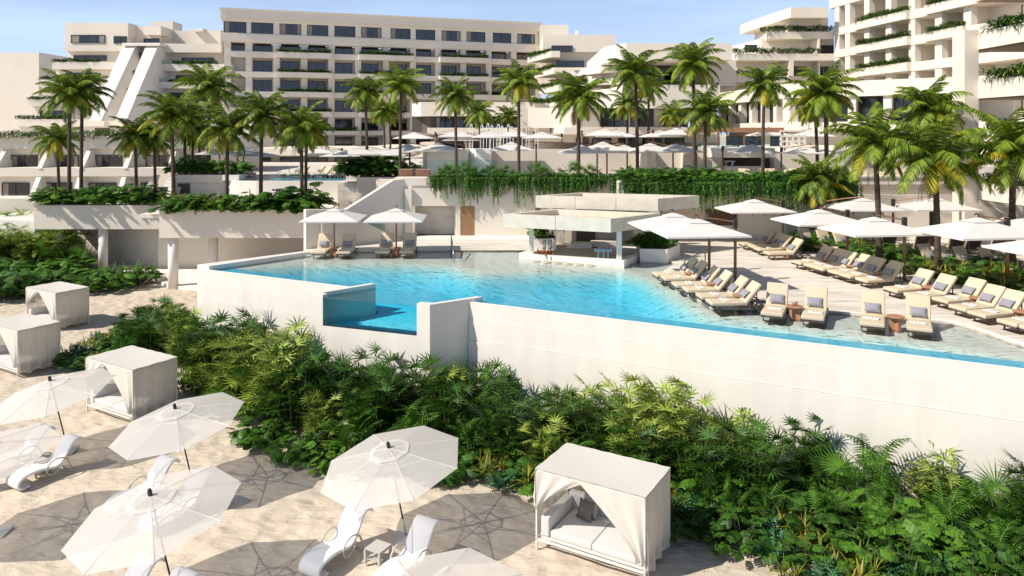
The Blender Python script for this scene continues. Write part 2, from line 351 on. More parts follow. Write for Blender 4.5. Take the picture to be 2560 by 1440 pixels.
# beach close by as a fine undulating grid, a wide plain round it, one sheet
xs = [-900, -300, -120, -60]+[-40+i*.4 for i in range(151)]+[60, 120, 300, 900]
ys = [-300, -60, 0]+[8+i*.4 for i in range(136)]+[90, 150, 300, 900, 2500]
W_ = len(xs)
for y in ys:
    for x in xs:
        z = .05*noise2(x, y)+.02*noise2(x*2.7+5, y*2.9) if (-40 < x < 20 and 8 < y < 62) else 0
        mb.v.append((x, y, z-.03))
for j in range(len(ys)-1):
    for i in range(W_-1):
        a = j*W_+i; mb.f.append((a, a+1, a+W_+1, a+W_)); mb.mi.append(0); mb.sm.append(True)
tag(mb.build('sand', 'sand'), kind='structure')

# ================================================================== main pool
def lerp(a, b, t): return a+(b-a)*t
E0 = G(525, 672, DZ); E1 = G(2560, 917, DZ)
ed = Vector((E1.x-E0.x, E1.y-E0.y)).normalized(); en = Vector((ed.y, -ed.x))       # en points out of the pool, to the beach
if en.y > 0: en = -en
def edge(t, out=0.0): return Vector((E0.x, E0.y))+ed*t+en*out
EL = (Vector((E1.x, E1.y))-Vector((E0.x, E0.y))).length
FL, FR = G(768, 734, 4.5).xy, G(1075, 762, 4.5).xy
RL, RR = G(925, 708, 4.5).xy, G(1207, 742, 4.5).xy
def tE(p): return (p-Vector((E0.x, E0.y))).dot(ed)
INL = [G(765, 630, DZ), G(1030, 626, DZ), G(1320, 624, DZ), G(1600, 640, DZ), G(1690, 656, DZ), G(1640, 690, DZ), G(1780, 769, DZ), G(1900, 773, DZ), G(2100, 780, DZ), G(2360, 803, DZ), G(2403, 810, DZ), G(2560, 863, DZ), G(2700, 912, DZ)]
INL = [p.xy for p in INL]
TEND = EL+7
END = edge(TEND)
# water body
dirL = (RL-FL).normalized(); dirR = (RR-FR).normalized()
fin = (FR-FL).normalized()
pL = FL+fin*.2+dirL*.1; pR = FR-fin*.2+dirR*.1
def isect(p, d):      # line p+t*d with the infinity edge line
    den = d.x*ed.y-d.y*ed.x; q = Vector((E0.x, E0.y))-p
    t = (q.x*ed.y-q.y*ed.x)/den; return p+d*t
foot = [edge(0), isect(pL, dirL), FL+fin*.3+dirL*.11, FR-fin*.3+dirR*.11, isect(pR, dirR), END]+[INL[-1]+Vector((.5, -.5))]+list(reversed(INL[:-1]))
mb = MB(); mb.prism(foot, 2.4, WZ); tag(mb.build('pool_water', 'water'), kind='structure')
# pool floor as a height field
deep = [G(*p, DZ).xy for p in ((540, 675), (640, 660), (780, 651), (1000, 650), (1125, 655), (1200, 672), (1330, 668), (1560, 668), (1632, 690), (1692, 724), (1785, 777), (1890, 790), (2000, 805), (2300, 843), (2560, 882), (2700, 903))]
def pip(p, poly):
    c = False; n = len(poly); j = n-1
    for i in range(n):
        a, b = poly[i], poly[j]
        if (a[1] > p[1]) != (b[1] > p[1]) and p[0] < (b[0]-a[0])*(p[1]-a[1])/(b[1]-a[1])+a[0]: c = not c
        j = i
    return c
def segd(p, a, b):
    d = b-a; t = max(0, min(1, (p-a).dot(d)/d.length_squared)); return (a+d*t-p).length
deepP = deep+[edge(TEND, 9), edge(-3, 9)]
def depth(p):
    if not pip(p, deepP): return .09
    d = min(segd(p, deep[i], deep[i+1]) for i in range(len(deep)-1))
    t = min(1, d/1.45); t = t*t*(3-2*t); return .09+1.1*t
footi = [edge(-.1, -.9), edge(tE(isect(pL, dirL))+.3, -.9), isect(pL, dirL), FL+fin*.3+dirL*.7, FR-fin*.3+dirR*.7, isect(pR, dirR), edge(tE(isect(pR, dirR))+.2, -.9), edge(TEND, -.9)]+[INL[-1]]+list(reversed(INL[:-1]))
mb = MB(); mb.smooth = True; st = .3; idx = {}
x0, y0 = -16, 16
for j in range(0, 90):
    for i in range(0, 130):
        cx, cy = x0+(i+.5)*st, y0+(j+.5)*st
        near = pip((cx, cy), footi) or (cx > 0 or cy > 33) and (pip((cx, cy-.5), footi) or pip((cx-.4, cy), footi))
        if not near: continue
        q = []
        for di, dj in ((0, 0), (1, 0), (1, 1), (0, 1)):
            k = (i+di, j+dj)
            if k not in idx:
                p = Vector((x0+k[0]*st, y0+k[1]*st)); idx[k] = len(mb.v); mb.v.append((p.x, p.y, WZ-depth(p)))
            q.append(idx[k])
        mb.f.append(tuple(q)); mb.mi.append(0); mb.sm.append(True)
tag(mb.build('pool_floor', 'lining'), kind='structure')
# infinity wall in three courses, with a submerged blue ledge
tL = tE(isect(FL, dirL)); tR = tE(isect(FR, dirR))
pw = empty('pool_wall', (edge(EL/2).x, edge(EL/2).y, 0), 0, 'long off-white concrete infinity wall holding up the turquoise pool above the beach plants', 'wall')
mb = MB()
def course(a, b, o0, o1, z0, z1):
    mb.prism([edge(a, o0), edge(b, o0), edge(b, o1), edge(a, o1)], z0, z1)
for a, b in ((-.35, tL+.1), (tR-.1, TEND)):
    course(a, b, -.0, .22, 3.70, 4.352); course(a, b, -.0, .25, 2.93, 3.69); course(a, b, 0, .29, -.2, 2.915)
mb.build('wall', 'concrete', pw, world=True)
mb = MB()
for a, b in ((.25, tL-.02), (tR+.02, TEND)):
    course(a, b, -1.0, -.01, 3.0, 4.28)
mb.build('weir_ledge', 'bluetile', pw, world=True)
mb = MB()
for a, b in ((-.35, tL+.1), (tR-.1, TEND)):
    course(a, b, .05, .225, 4.353, 4.372)
mb.build('coping', 'stucco_white', pw, world=True)
mb = MB()
a = G(493, 664, 4.5).xy; b = G(522, 668, 4.5).xy; c = G(765, 629.5, 4.5).xy; c2 = G(765, 633, 4.5).xy
mb.prism([a, b, c2, c], -.2, 4.55); mb.build('side_parapet', 'concrete', pw, world=True)
# glass fronted tank
tk = empty('pool_viewing_tank', (FL.x, FL.y, 0), 0, 'off-white concrete box jutting from the pool wall with a clear window onto blue water', 'pool tank')
mb = MB()
th = .28
def strip(p, q, w_, side):           # plan rectangle along p->q of width w_
    d = (q-p).normalized(); n_ = Vector((-d.y, d.x))*side; return [p, q, q+n_*w_, p+n_*w_]
mb.prism([FL, RL, RL+fin*th, FL+fin*th], -.2, 4.5)
mb.prism([FR, RR, RR-fin*th, FR-fin*th], -.2, 4.5)
ff = Fac(FL, FR); sA, _ = ff.hit(807); sB, _ = ff.hit(1042)
ff.box(mb, .01, sA, -.2, 4.503, -.32, .004); ff.box(mb, sB, ff.len-.01, -.2, 4.503, -.32, .004); ff.box(mb, sA, sB, -.2, 3.28, -.32, .004)
mb.build('wall', 'concrete', tk, world=True)
mb = MB(); ff.box(mb, sA, sB, 3.28, 4.40, -.09, -.03); mb.build('window', 'acrylic', tk, world=True)
mb = MB(); ff.box(mb, sA-.1, sB+.1, 2.6, 3.19, -1.0, -.10); mb.build('floor', 'lining', tk, world=True)

# ================================================================== deck round the pool
back = [(-14.8, 41), (-14.8, 52), (46, 52), (46, 20)]
poly = list(INL)+[Vector((46, 20)), Vector((46, 52)), Vector((X(768, 52), 52))]
mb = MB(); mb.prism(poly, 3.6, DZ); tag(mb.build('pool_deck', 'deck'), kind='structure')
# stone ledge that ends the shallow water on the right
mb = MB()
for i in range(5, 12):
    a, b = INL[i], INL[i+1]; d = (b-a).normalized(); n_ = Vector((-d.y, d.x))
    mb.prism([a, b, b+n_*.22, a+n_*.22], 4.39, 4.412)
tag(mb.build('pool_edge_coping', 'stucco_white'), 'pale stone coping between the lounger deck and the shallow water', 'coping')
# raised white step before the back wall
mb = MB(); mb.box(X(1020, 44.3), X(1335, 44.3), 43.6, 45.3, 4.2, 4.62); tag(mb.build('deck_step', 'stucco_white'), 'low white step along the wall with the wooden door', 'step')
mb = MB()
for k in range(3): mb.box(-6.2, 1.5, 41.05+k*.5, 43.7, 4.395+k*.002, 4.41+k*.035)
tag(mb.build('deck_stair', 'deck'), 'shallow stone steps leading down into the pool', 'steps')

# ================================================================== walls behind the pool
wl = empty('retaining_wall', (0, 45.2, 4.4), 0, 'long cream wall behind the pool with a wooden door and an open bay', 'wall')
mb = MB(); D = 45.2
fb(mb, 1012, 1029, 473, 604, D-.25, .5)
fb(mb, 1029, 1141, 465, 515, D, .6); fb(mb, 1139, 1151, 515, 603, D, .6); fb(mb, 1141, 1980, 465, 515, D, .6)
fb(mb, 1187, 1338, 515, 603, D, .6); fb(mb, 1352, 1860, 515, 603, D, .6)
fb(mb, 1860, 1966, 515, 603, D, .6); fb(mb, 2034, 2412, 500, 604, 47, .6)
fb(mb, 1985, 2130, 450, 604, D+.1, .6); fb(mb, 2120, 2412, 461, 510, 46.9, .7)
mb.build('wall', 'stucco', wl, world=True)
mb = MB(); fb(mb, 985, 1100, 445, 464.5, D-.06, 1.4); fb(mb, 1100, 1560, 445, 464.5, D-.06, 1.4); fb(mb, 1548, 2130, 452, 488, 43.7, 1.6); fb(mb, 2125, 2412, 440, 461, 46.6, 1); mb.build('planter_trough', 'stucco', wl, world=True)
mb = MB(); fb(mb, 1029, 1141, 510, 604, D+3, .3); mb.box(X(1029, D), X(1029, D)+.15, D+.6, D+3, 4.4, 6.6); mb.box(X(1141, D)-.15, X(1141, D), D+.6, D+3, 4.4, 6.6); mb.box(X(1029, D), X(1141, D), D+.6, D+3, 6.45, 6.6); mb.build('bay_lining', 'stucco', wl, world=True)
def wood_door(u0, u1, v0, v1, D, label):
    t = empty('wooden_door', (X((u0+u1)/2, D), D, Z(v1, D)), 0, label, 'door')
    w_, h_ = X(u1, D)-X(u0, D), Z(v0, D)-Z(v1, D)
    mb = MB(); mb.box(-w_/2, w_/2, .05, .12, 0, h_)
    n = 13
    for k in range(n): mb.box(-w_/2+.14, w_/2-.14, .035, .05, .1+k*(h_-.2)/n, .1+(k+.8)*(h_-.2)/n)
    for s in (-1, 1): mb.box(s*(w_/2-.065)-.065, s*(w_/2-.065)+.065, .03, .05, 0, h_)
    mb.build('panel', 'doorwood', t)
    mb = MB(); mb.tube([(w_/2-.1, -.01, h_*.45), (w_/2-.22, -.01, h_*.45)], .012, 6); mb.tube([(w_/2-.1, -.01, h_*.45), (w_/2-.1, .04, h_*.45)], .01, 6); mb.build('handle', 'steel', t)
wood_door(1151, 1187, 515, 600, D, 'brown slatted wooden door in the cream wall behind the pool')
wood_door(1338, 1352, 517, 600, D, 'brown wooden door half hidden behind the corner of the pool bar')
def louvers(name, u0, u1, v0, v1, D, m_, frame, label, n):
    t = empty(name, (X((u0+u1)/2, D), D, Z(v1, D)), 0, label, 'louver panel')
    w_, h_ = X(u1, D)-X(u0, D), Z(v0, D)-Z(v1, D)
    mb = MB(); mb.box(-w_/2, w_/2, .06, .1, 0, h_)
    for s in (-1, 1): mb.box(s*(w_/2)-.04, s*(w_/2)+.04, -.03, .058, 0, h_)
    mb.box(-w_/2+.04, w_/2-.04, -.03, .058, h_-.06, h_); mb.build('frame', frame, t)
    mb = MB()
    for k in range(n):
        z = (k+.5)*h_/n; mb.add([(-w_/2+.05, -.02, z-.04*h_*4/n), (w_/2-.05, -.02, z-.04*h_*4/n), (w_/2-.05, .05, z+.07*h_*4/n), (-w_/2+.05, .05, z+.07*h_*4/n)], [(0, 1, 2, 3)])
    mb.build('slats', m_, t)
louvers('louver_grille', 1766, 1841, 522, 564, D-.12, 'brick', 'brick', 'dark brown slatted grille high in the wall right of the pool bar', 8)
louvers('louver_door', 1962, 1990, 523, 596, D-.1, 'louver', 'louver', 'white louvered door, left one of the pair behind the loungers', 20)
louvers('louver_door', 1996, 2027, 523, 596, D-.1, 'louver', 'louver', 'white louvered door, right one of the pair behind the loungers', 20)
louvers('louver_door', 2393, 2410, 513, 580, 46.8, 'louver', 'louver', 'white louvered shutter beside the cream tower on the right', 20)

# stair parapets left of the open bay
SW = Fac(ud(765, 41.4), ud(1020, 45.3))
mb = MB(); pts = [(0, 2.0)]+[SW.hit(u, v) for u, v in ((765, 524), (866, 524), (985, 450), (1020, 447))]+[(SW.len, 2.0)]
nP = len(pts); V = [SW.pt(q[0], 0, q[1]) for q in pts]+[SW.pt(q[0], -.35, q[1]) for q in pts]
mb.add(V, [tuple(range(nP)), tuple(reversed(range(nP, 2*nP)))]+[(i, i+nP, (i+1) % nP+nP, (i+1) % nP) for i in range(nP)]); tag(mb.build('stair_wall', 'stucco'), 'cream wall whose top edge climbs diagonally beside the hidden stair', 'wall')
mb = MB(); pts = [SW.hit(u, v) for u, v in ((800, 634), (868, 541), (880, 541), (1003, 600), (1003, 612))]
pts = [(pts[0][0], 3.0), (pts[0][0], SW.hit(866, 541)[1])]+pts[1:4]+[(pts[4][0], 3.0)]
nP = len(pts); V = [SW.pt(q[0], .28, q[1]) for q in pts]+[SW.pt(q[0], .02, q[1]) for q in pts]
mb.add(V, [tuple(range(nP)), tuple(reversed(range(nP, 2*nP)))]+[(i, i+nP, (i+1) % nP+nP, (i+1) % nP) for i in range(nP)]); tag(mb.build('stair_parapet', 'stucco'), 'cream parapet sloping down to the right behind the two front umbrellas', 'wall')
t = MB(); SW.box(t, SW.hit(895)[0], SW.hit(960)[0], SW.hit(930, 590)[1], SW.hit(930, 546)[1], .10, .13); tag(t.build('glass_balustrade', 'glass'), 'pale glass balustrade between the two stair walls', 'balustrade')
# wall behind the upper terrace seen left of the pillar, with its stair
mb = MB(); mb.box(X(940, 52.5), X(1045, 52.5), 52.5, 53, 4, Z(448, 52.5)); tag(mb.build('terrace_wall', 'stucco'), 'short cream wall under the two empty chairs at the top of the stair', 'wall')

# ================================================================== handrails in the pool
def rail(pts, label):
    mb = MB(); mb.smooth = True; mb.tube(pts, .03, 8); tag(mb.build('pool_handrail', 'steel'), label, 'handrail')
p = G(1128, 632, 4.35); q = G(1136, 652, 4.35)
for dx in (0,):
    rail([(p.x, p.y, 4.2), (p.x, p.y, 5.2), (p.x+.02, p.y-.15, 5.3), (q.x-.1, q.y+.4, 4.9), (q.x, q.y, 4.2)], 'steel handrail standing in the pool in front of the open bay')
p = G(1763, 680, 4.4); q = G(1738, 655, 4.4)
rail([(p.x, p.y, 4.4), (p.x, p.y, 5.25), (p.x-.12, p.y, 5.35), (p.x-.9, p.y+.1, 4.95), (p.x-1.1, p.y+.1, 4.4)], 'blue-grey steel handrail behind the loungers at the pool edge')

# ================================================================== pool bar
bar = empty('pool_bar', (G(1440, 660, 4.4).x, 38, DZ), 0, 'off-white stone swim-up bar with two overlapping flat roofs standing in the pool', 'bar')
def bprism(name, pts, z0, z1, m_, parent=bar):
    mb = MB(); mb.prism([(p[0], p[1]) for p in pts], z0, z1); return mb.build(name, m_, parent, world=True)
a, b, c = G(1298, 644.7, DZ).xy, G(1560, 665, DZ).xy, G(1601, 647, DZ).xy
d = a+(c-b)*1.15+Vector((.5, 1.2))
bprism('counter', [a, b, c, c+Vector((.2, 3)), d], 3.2, 4.66, 'stucco_white')
# brown counter top set in a little
cen = (a+b+c+d)/4
bprism('counter_top', [p_+(cen-p_)*.13 for p_ in (a, b, c, d)], 4.662, 4.68, 'roofmembrane')
def tray(name, pts, z0, z1, wth, zin):
    """a flat roof with upstanding parapet"""
    P = [Vector(p_) for p_ in pts]; cc = sum(P, Vector((0, 0)))/len(P); t = None
    mb = MB(); n = len(P)
    Q = []
    for i in range(n):
        e1 = (P[i]-P[i-1]).normalized(); e2 = (P[(i+1) % n]-P[i]).normalized()
        n1 = Vector((-e1.y, e1.x)); n2 = Vector((-e2.y, e2.x))
        if n1.dot(cc-P[i]) < 0: n1 = -n1
        if n2.dot(cc-P[i]) < 0: n2 = -n2
        bis = (n1+n2); k = wth/max(.3, (1+n1.dot(n2))); Q.append(P[i]+bis*k)
    for i in range(n):
        j = (i+1) % n; mb.prism([P[i], P[j], Q[j], Q[i]], z0, z1)
    fas = mb.build(name, 'barstone', bar, world=True)
    mb = MB(); mb.prism(Q, z0+.06, zin); mb.build(name+'_deck', 'roofmembrane', bar, world=True)
    mb = MB()        # joints between the cladding slabs
    for i in range(n):
        a_, b_ = P[i], P[(i+1) % n]; L_ = (b_-a_).length; e = (b_-a_).normalized(); nn = Vector((e.y, -e.x))
        if nn.dot(cc-a_) > 0: nn = -nn
        k = max(1, int(L_/2.1))
        for q_ in range(1, k):
            mb = MB(); p_ = a_+e*(L_*q_/k); mb.prism([p_-e*.008, p_+e*.008, p_+e*.008+nn*.004, p_-e*.008+nn*.004], z0, z1); mb.build('panel_joint', 'frame', bar, world=True)
LFL, LFR, LBR = G(1257.5, 535, 6.78).xy, G(1527, 547, 6.78).xy, G(1650, 533, 6.78).xy
tray('lower_roof', [LFL, LFR, LBR, LFL+(LBR-LFR)], 6.12, 6.78, .28, 6.5)
UFL, UFR, UBR = G(1339, 489, 7.45).xy, G(1645, 497, 7.45).xy, G(1748, 488.7, 7.45).xy
tray('upper_roof', [UFL, UFR, UBR, UFL+(UBR-UFR)], 6.79, 7.45, .3, 7.2)
for u, v in ((1328.5, 633), (1548.5, 650)):
    p_ = G(u, v, 4.66); mb = MB(); mb.box(p_.x-.12, p_.x+.12, p_.y-.0, p_.y+.24, 4.66, 6.15); mb.build('column', 'stucco_white', bar, world=True)
mb = MB(); fb(mb, 1378, 1412, 505, 620, 41.5, .5); fb(mb, 1583, 1622, 505, 620, 41.3, .5); fb(mb, 1655, 1697, 505, 625, 40.9, .5); mb.box(X(1412, 42.5), X(1660, 42.5), 42.5, 42.8, 4.4, 6.79); mb.build('back_wall', 'barstone', bar, world=True)
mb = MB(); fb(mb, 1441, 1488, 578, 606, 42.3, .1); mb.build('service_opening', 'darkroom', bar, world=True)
mb = MB(); fb(mb, 1428, 1480, 607, 646, 39.9, .5); fb(mb, 1480, 1545, 604, 640, 40.5, .5); mb.box(X(1480, 39.9), X(1480, 39.9)+.3, 39.9, 41, 4.4, 4.66); mb.build('back_counter', 'stucco', bar, world=True)
# things on the counter
for k in range(13):
    p_ = G(1345+k*3.1+random.uniform(-1, 1), 634+random.uniform(-2, 3)+k*.25, 4.68)
    h_ = random.uniform(.18, .3); mb = MB(); mb.smooth = True
    mb.lathe([(.001, 0), (.038, 0), (.04, h_*.6), (.014, h_*.75), (.014, h_), (.001, h_)], 8)
    o = mb.build('bottle', 'bottle' if k % 3 else 'bottle2'); o.location = p_
    tag(o, 'small %s bottle in the row on the left end of the bar counter' % ('dark red' if k % 3 else 'amber'), 'bottle', 'dark red bottles on the bar' if k % 3 else 'amber bottles on the bar')
for u_ in (1360.5, 1375):
    p_ = G(u_, 633, 4.68); t = empty('drink_dispenser', p_, 0, 'steel and glass drink dispenser behind the bottles, %s one' % ('left' if u_ < 1365 else 'right'), 'dispenser')
    mb = MB(); mb.smooth = True; mb.lathe([(.001, .28), (.085, .28), (.085, .62), (.001, .62)], 12); mb.build('jar', 'glass', t)
    mb = MB(); mb.lathe([(.001, .62), (.09, .62), (.09, .68), (.001, .68)], 12); mb.build('lid', 'steel', t)
    mb = MB(); mb.lathe([(.001, .2), (.09, .2), (.09, .28), (.001, .28)], 12)
    for s_ in (-1, 1): mb.box(s_*.07-.01, s_*.07+.01, -.01, .01, 0, .2)
    mb.build('stand', 'steel', t)
p_ = G(1508, 644, 4.68); t = empty('beer_tap', p_, R(-10), 'shiny steel beer tap with a wide cross bar on the bar counter', 'beer tap')
mb = MB(); mb.box(-.45, .45, -.07, .07, .3, .46); mb.build('font_bar', 'steel', t, bevel=.02)
for x_ in (-.24, 0.02, .26): mb = MB(); mb.lathe([(.001, 0), (.06, 0), (.045, .3), (.001, .3)], 10, (x_, 0, 0)); mb.build('column', 'steel', t)
for x_ in (-.3, -.1, .12, .3): mb = MB(); mb.tube([(x_, -.08, .4), (x_, -.13, .44), (x_, -.14, .56)], .012, 6); mb.build('tap_handle', 'darkmetal', t)
# stools in the water
sp = None
for k, (u, v) in enumerate(((1341, 653), (1366, 656), (1392, 658), (1420, 660), (1447, 662), (1475, 665))):
    p_ = G(u, v, 4.3)
    if sp is None:
        t = empty('pool_stool', (0, 0, 0)); mb = MB(); mb.lathe([(.001, 0), (.21, 0), (.22, .03), (.2, .06), (.001, .06)], 14); mb.build('seat', 'stucco', t)
        mb = MB(); mb.lathe([(.001, -.9), (.07, -.9), (.07, 0), (.001, 0)], 10); mb.build('pedestal', 'steel', t); tag(t, 'x', 'stool'); sp = Proto(t)
    sp.put((p_.x, p_.y, 4.29), 0, 'pale round bar stool just under the water, number %d from the left in the line before the bar' % (k+1) if False else ('pale round stool under water before the bar, %s' % ('leftmost of the line', 'second from the left end', 'third from the left end', 'third from the right end', 'second from the right end', 'rightmost of the line')[k]), 'stools in the water before the bar')
# bar planters
def planter(label, pts, z0, z1, m_='stucco_white'):
    t = empty('planter', (pts[0][0], pts[0][1], z0), 0, label, 'planter'); mb = MB(); mb.prism([(p_[0], p_[1]) for p_ in pts], z0, z1); mb.build('trough', m_, t, world=True)
    P = [Vector((p_[0], p_[1])) for p_ in pts]; c_ = sum(P, Vector((0, 0)))/len(P); mb = MB(); mb.prism([p_+(c_-p_).normalized()*.14 for p_ in P], z1+.002, z1+.02); mb.build('soil', 'soil', t, world=True)
    return t
planter('white planter with bright ferns behind the bottles of the pool bar', [ud(1334, 39.6), ud(1391, 39.6), ud(1391, 41), ud(1334, 41)], 4.3, 5.25)
q1, q2, q3 = G(1600, 655, 4.35).xy, G(1668, 657, 4.35).xy, G(1700, 640, 4.4).xy
planter('white walled planter full of dark ferns right of the pool bar', [q1, q2, q3, q3+Vector((-.5, 1.5)), q1+Vector((.3, 2.3))], 3.4, 5.02)

# ================================================================== pavilion on the left with round columns
pv = empty('beach_pavilion', (X(400, 55), 55, 0), 0, 'cream open pavilion with round columns under deep planted fascias left of the pool', 'pavilion')
DA, DB = 56.8, 51.4
mb = MB()
mb.box(X(85, DA), X(420, DA), DA, DA+.5, Z(573, DA), Z(513, DA)); mb.box(X(85, DA), X(85, DA)+.5, DA+.5, 64, Z(573, DA), Z(513, DA))
mb.build('fascia', 'stucco', pv, world=True)
mb = MB(); mb.box(X(398, DB), X(765.5, DB), DB, DB+.5, Z(595, DB), Z(525, DB)); mb.box(X(398, DB), X(398, DB)+.5, DB+.5, DA+3, Z(595, DB), Z(525, DB)); mb.build('fascia', 'stucco', pv, world=True)
mb = MB(); mb.box(X(85, DA)+.5, X(450, DA), DA+.5, 64, Z(573, DA)+.0, Z(573, DA)+1.5); mb.box(X(398, DB)+.5, X(790, DB), DB+.5, 62, Z(595, DB), Z(595, DB)+1.5); mb.build('roof_slab', 'stucco', pv, world=True)
for u, vb_, D_, zt in ((149, 693, DA+.9, Z(573, DA)), (258, 700, DA+.6, Z(573, DA)), (433, 735, DB+.6, Z(595, DB)), (533, 745, DB+2.6, Z(595, DB))):
    mb = MB(); mb.smooth = True; mb.lathe([(.001, -.1), (.34, -.1), (.34, zt+.01), (.001, zt+.01)], 28, (X(u, D_), D_, 0)); mb.build('column', 'stucco_white', pv, world=True)
mb = MB(); mb.box(X(55, 61.5), X(200, 61.5), 61.5, 61.8, -.1, 4.0)
mb.prism([ud(200, 61.5), ud(290, 61), (X(300, 61)+.1, 63.9), (X(200, 61), 64)], -.1, Z(573, DA)+.1)
mb.prism([ud(290, 60.9), ud(420, 58.8), (X(420, 58), 63), (X(290, 61), 63)], -.1, Z(573, DA)+.1)
mb.box(X(395, 58.6), X(800, 58.6), 58.6, 59, -.1, Z(595, DB)+.2)
mb.build('back_wall', 'stucco', pv, world=True)
mb = MB(); mb.prism([ud(185, 59.5), ud(270, 57.5), ud(370, 55.5), ud(420, 52.2), ud(560, 50.2), (X(560, 58), 58), (X(180, 60), 61)], -.1, .16); tag(mb.build('paving', 'stucco_white'), kind='structure')
mb = MB(); mb.prism([ud(450, 53.5), ud(525, 52.8), (X(530, 56), 56), (X(470, 57), 57)], .1, 3.55); mb.build('inner_pier', 'stucco_white', pv, world=True) if False else None
# far left: low white wall and basin rim
mb = MB(); mb.box(X(-40, 68), X(92, 68), 68, 68.5, 1.2, Z(497, 68)); tag(mb.build('terrace_wall', 'stucco'), 'plain cream wall under the lowest row of rooms on the far left', 'wall')
mb = MB(); mb.prism([ud(-60, 60), ud(86, 59), (X(86, 60), 64), (X(-60, 60), 66)], -.1, Z(548, 60)); tag(mb.build('plunge_pool', 'stucco_white'), 'white rimmed plunge pool at the far left edge beside the pavilion', 'pool')
# ================================================================== terraces above
def block(name, pts, z0, z1, m_='stucco'):
    mb = MB(); mb.prism([(p[0], p[1]) for p in pts], z0, z1); return tag(mb.build(name, m_), kind='structure')
block('upper_terrace', [(-6.6, 46.6), (44, 46.6), (44, 60.2), (-13.5, 60.2), (-13.5, 57.3), (-6.6, 57.3)], 4.5, TZ1, 'deck')
block('restaurant_terrace', [(-13.5, 60.2), (60, 60.2), (60, 150), (-13.5, 150)], 4.5, TZ2, 'deck')
block('pool_terrace', [ud(560, 64), ud(575, 61.6), ud(620, 60.4), (-13.5, 60.4), (-13.5, 118), ud(640, 118)], 1, TZ1-.12, 'deck')
block('garden_terrace', [(-120, 76), (-40, 76), (-40, 160), (-120, 160)], 0, 3.9, 'stucco')
block('pavilion_terrace', [(X(85, DA)+.6, DA+.6), (X(425, DA), DA+.6), (X(425, DA), DB+.6), (X(785, DB+.6), DB+.6), (X(785, DB), 60), (-36, 66), (-41, 66)], PZ-.5, PZ-.25, 'stucco')

def wall(name, label, boxes, m_='stucco', cat='wall'):
    mb = MB()
    for b_ in boxes: fb(mb, *b_)
    return tag(mb.build(name, m_), label, cat)
# retaining wall between the two middle terraces, corner by corner
wall('retaining_wall', 'cream wall between the two umbrella terraces left of the tall palms', [(1230, 1602, 373, 460, 60, .5)])
wall('retaining_wall', 'cream wall in full sun between the two umbrella terraces, right of the low stair', [(1600, 1740, 380, 460, 59.4, .6), (1738, 1800, 369, 460, 59.0, 1)])
mb = MB(); mb.prism([ud(1600, 59.4), ud(1612, 56.5), ud(1618, 56.5), ud(1640, 59.4)], 6.9, Z(381, 57)); tag(mb.build('stair_flank', 'stucco_white'), 'bright slanted stair flank beneath the white umbrellas on the middle terrace', 'wall')
# bright white curved wall with glass
mb = MB(); D = 59.3
mb.prism([ud(1057, 60), ud(1068, D-1), ud(1168, D-1), ud(1172, D), ud(1190, D-.8), ud(1228, D-.8), ud(1232, 60.5), (X(1057, 62), 62)], 6.9, Z(373, D-1))
tag(mb.build('spa_wall', 'stucco_white'), 'bright white wall with stepped corners behind the pale green glass', 'wall')
w_ = MB(); fb(w_, 1062, 1245, 399, 440, 56.5, .05); tag(w_.build('glass_balustrade', 'glass'), 'pale green glass panels before the bright white stepped wall', 'balustrade')
# bar under the pergola terrace on the right
bx = empty('terrace_bar', (X(1860, 58), 58, TZ1), 0, 'cream terrace bar with an open dark counter recess under a thick slab', 'bar')
mb = MB(); fb(mb, 1786, 1938, 370, 394, 57.0, 3); mb.build('slab', 'stucco_white', bx, world=True)
mb = MB(); fb(mb, 1708, 1805, 368, 450, 58.6, 1.6); fb(mb, 1935, 2420, 382, 452, 59.0, 1.2); mb.build('wall', 'stucco', bx, world=True)
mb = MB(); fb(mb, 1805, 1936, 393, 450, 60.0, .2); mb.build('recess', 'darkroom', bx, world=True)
mb = MB(); fb(mb, 1815, 1905, 416, 448, 57.6, .7); mb.build('counter', 'stucco', bx, world=True)
mb = MB(); fb(mb, 1810, 1838, 402, 405, 58.6, .3); fb(mb, 1814, 1818, 405, 416, 58.6, .2); fb(mb, 1830, 1834, 405, 416, 58.6, .2); mb.build('tap_stand', 'steel', bx, world=True)
wall('terrace_parapet', 'cream parapet with a cornice line at the right behind the largest palms', [(2125, 2412, 440, 444, 46.5, .2)])

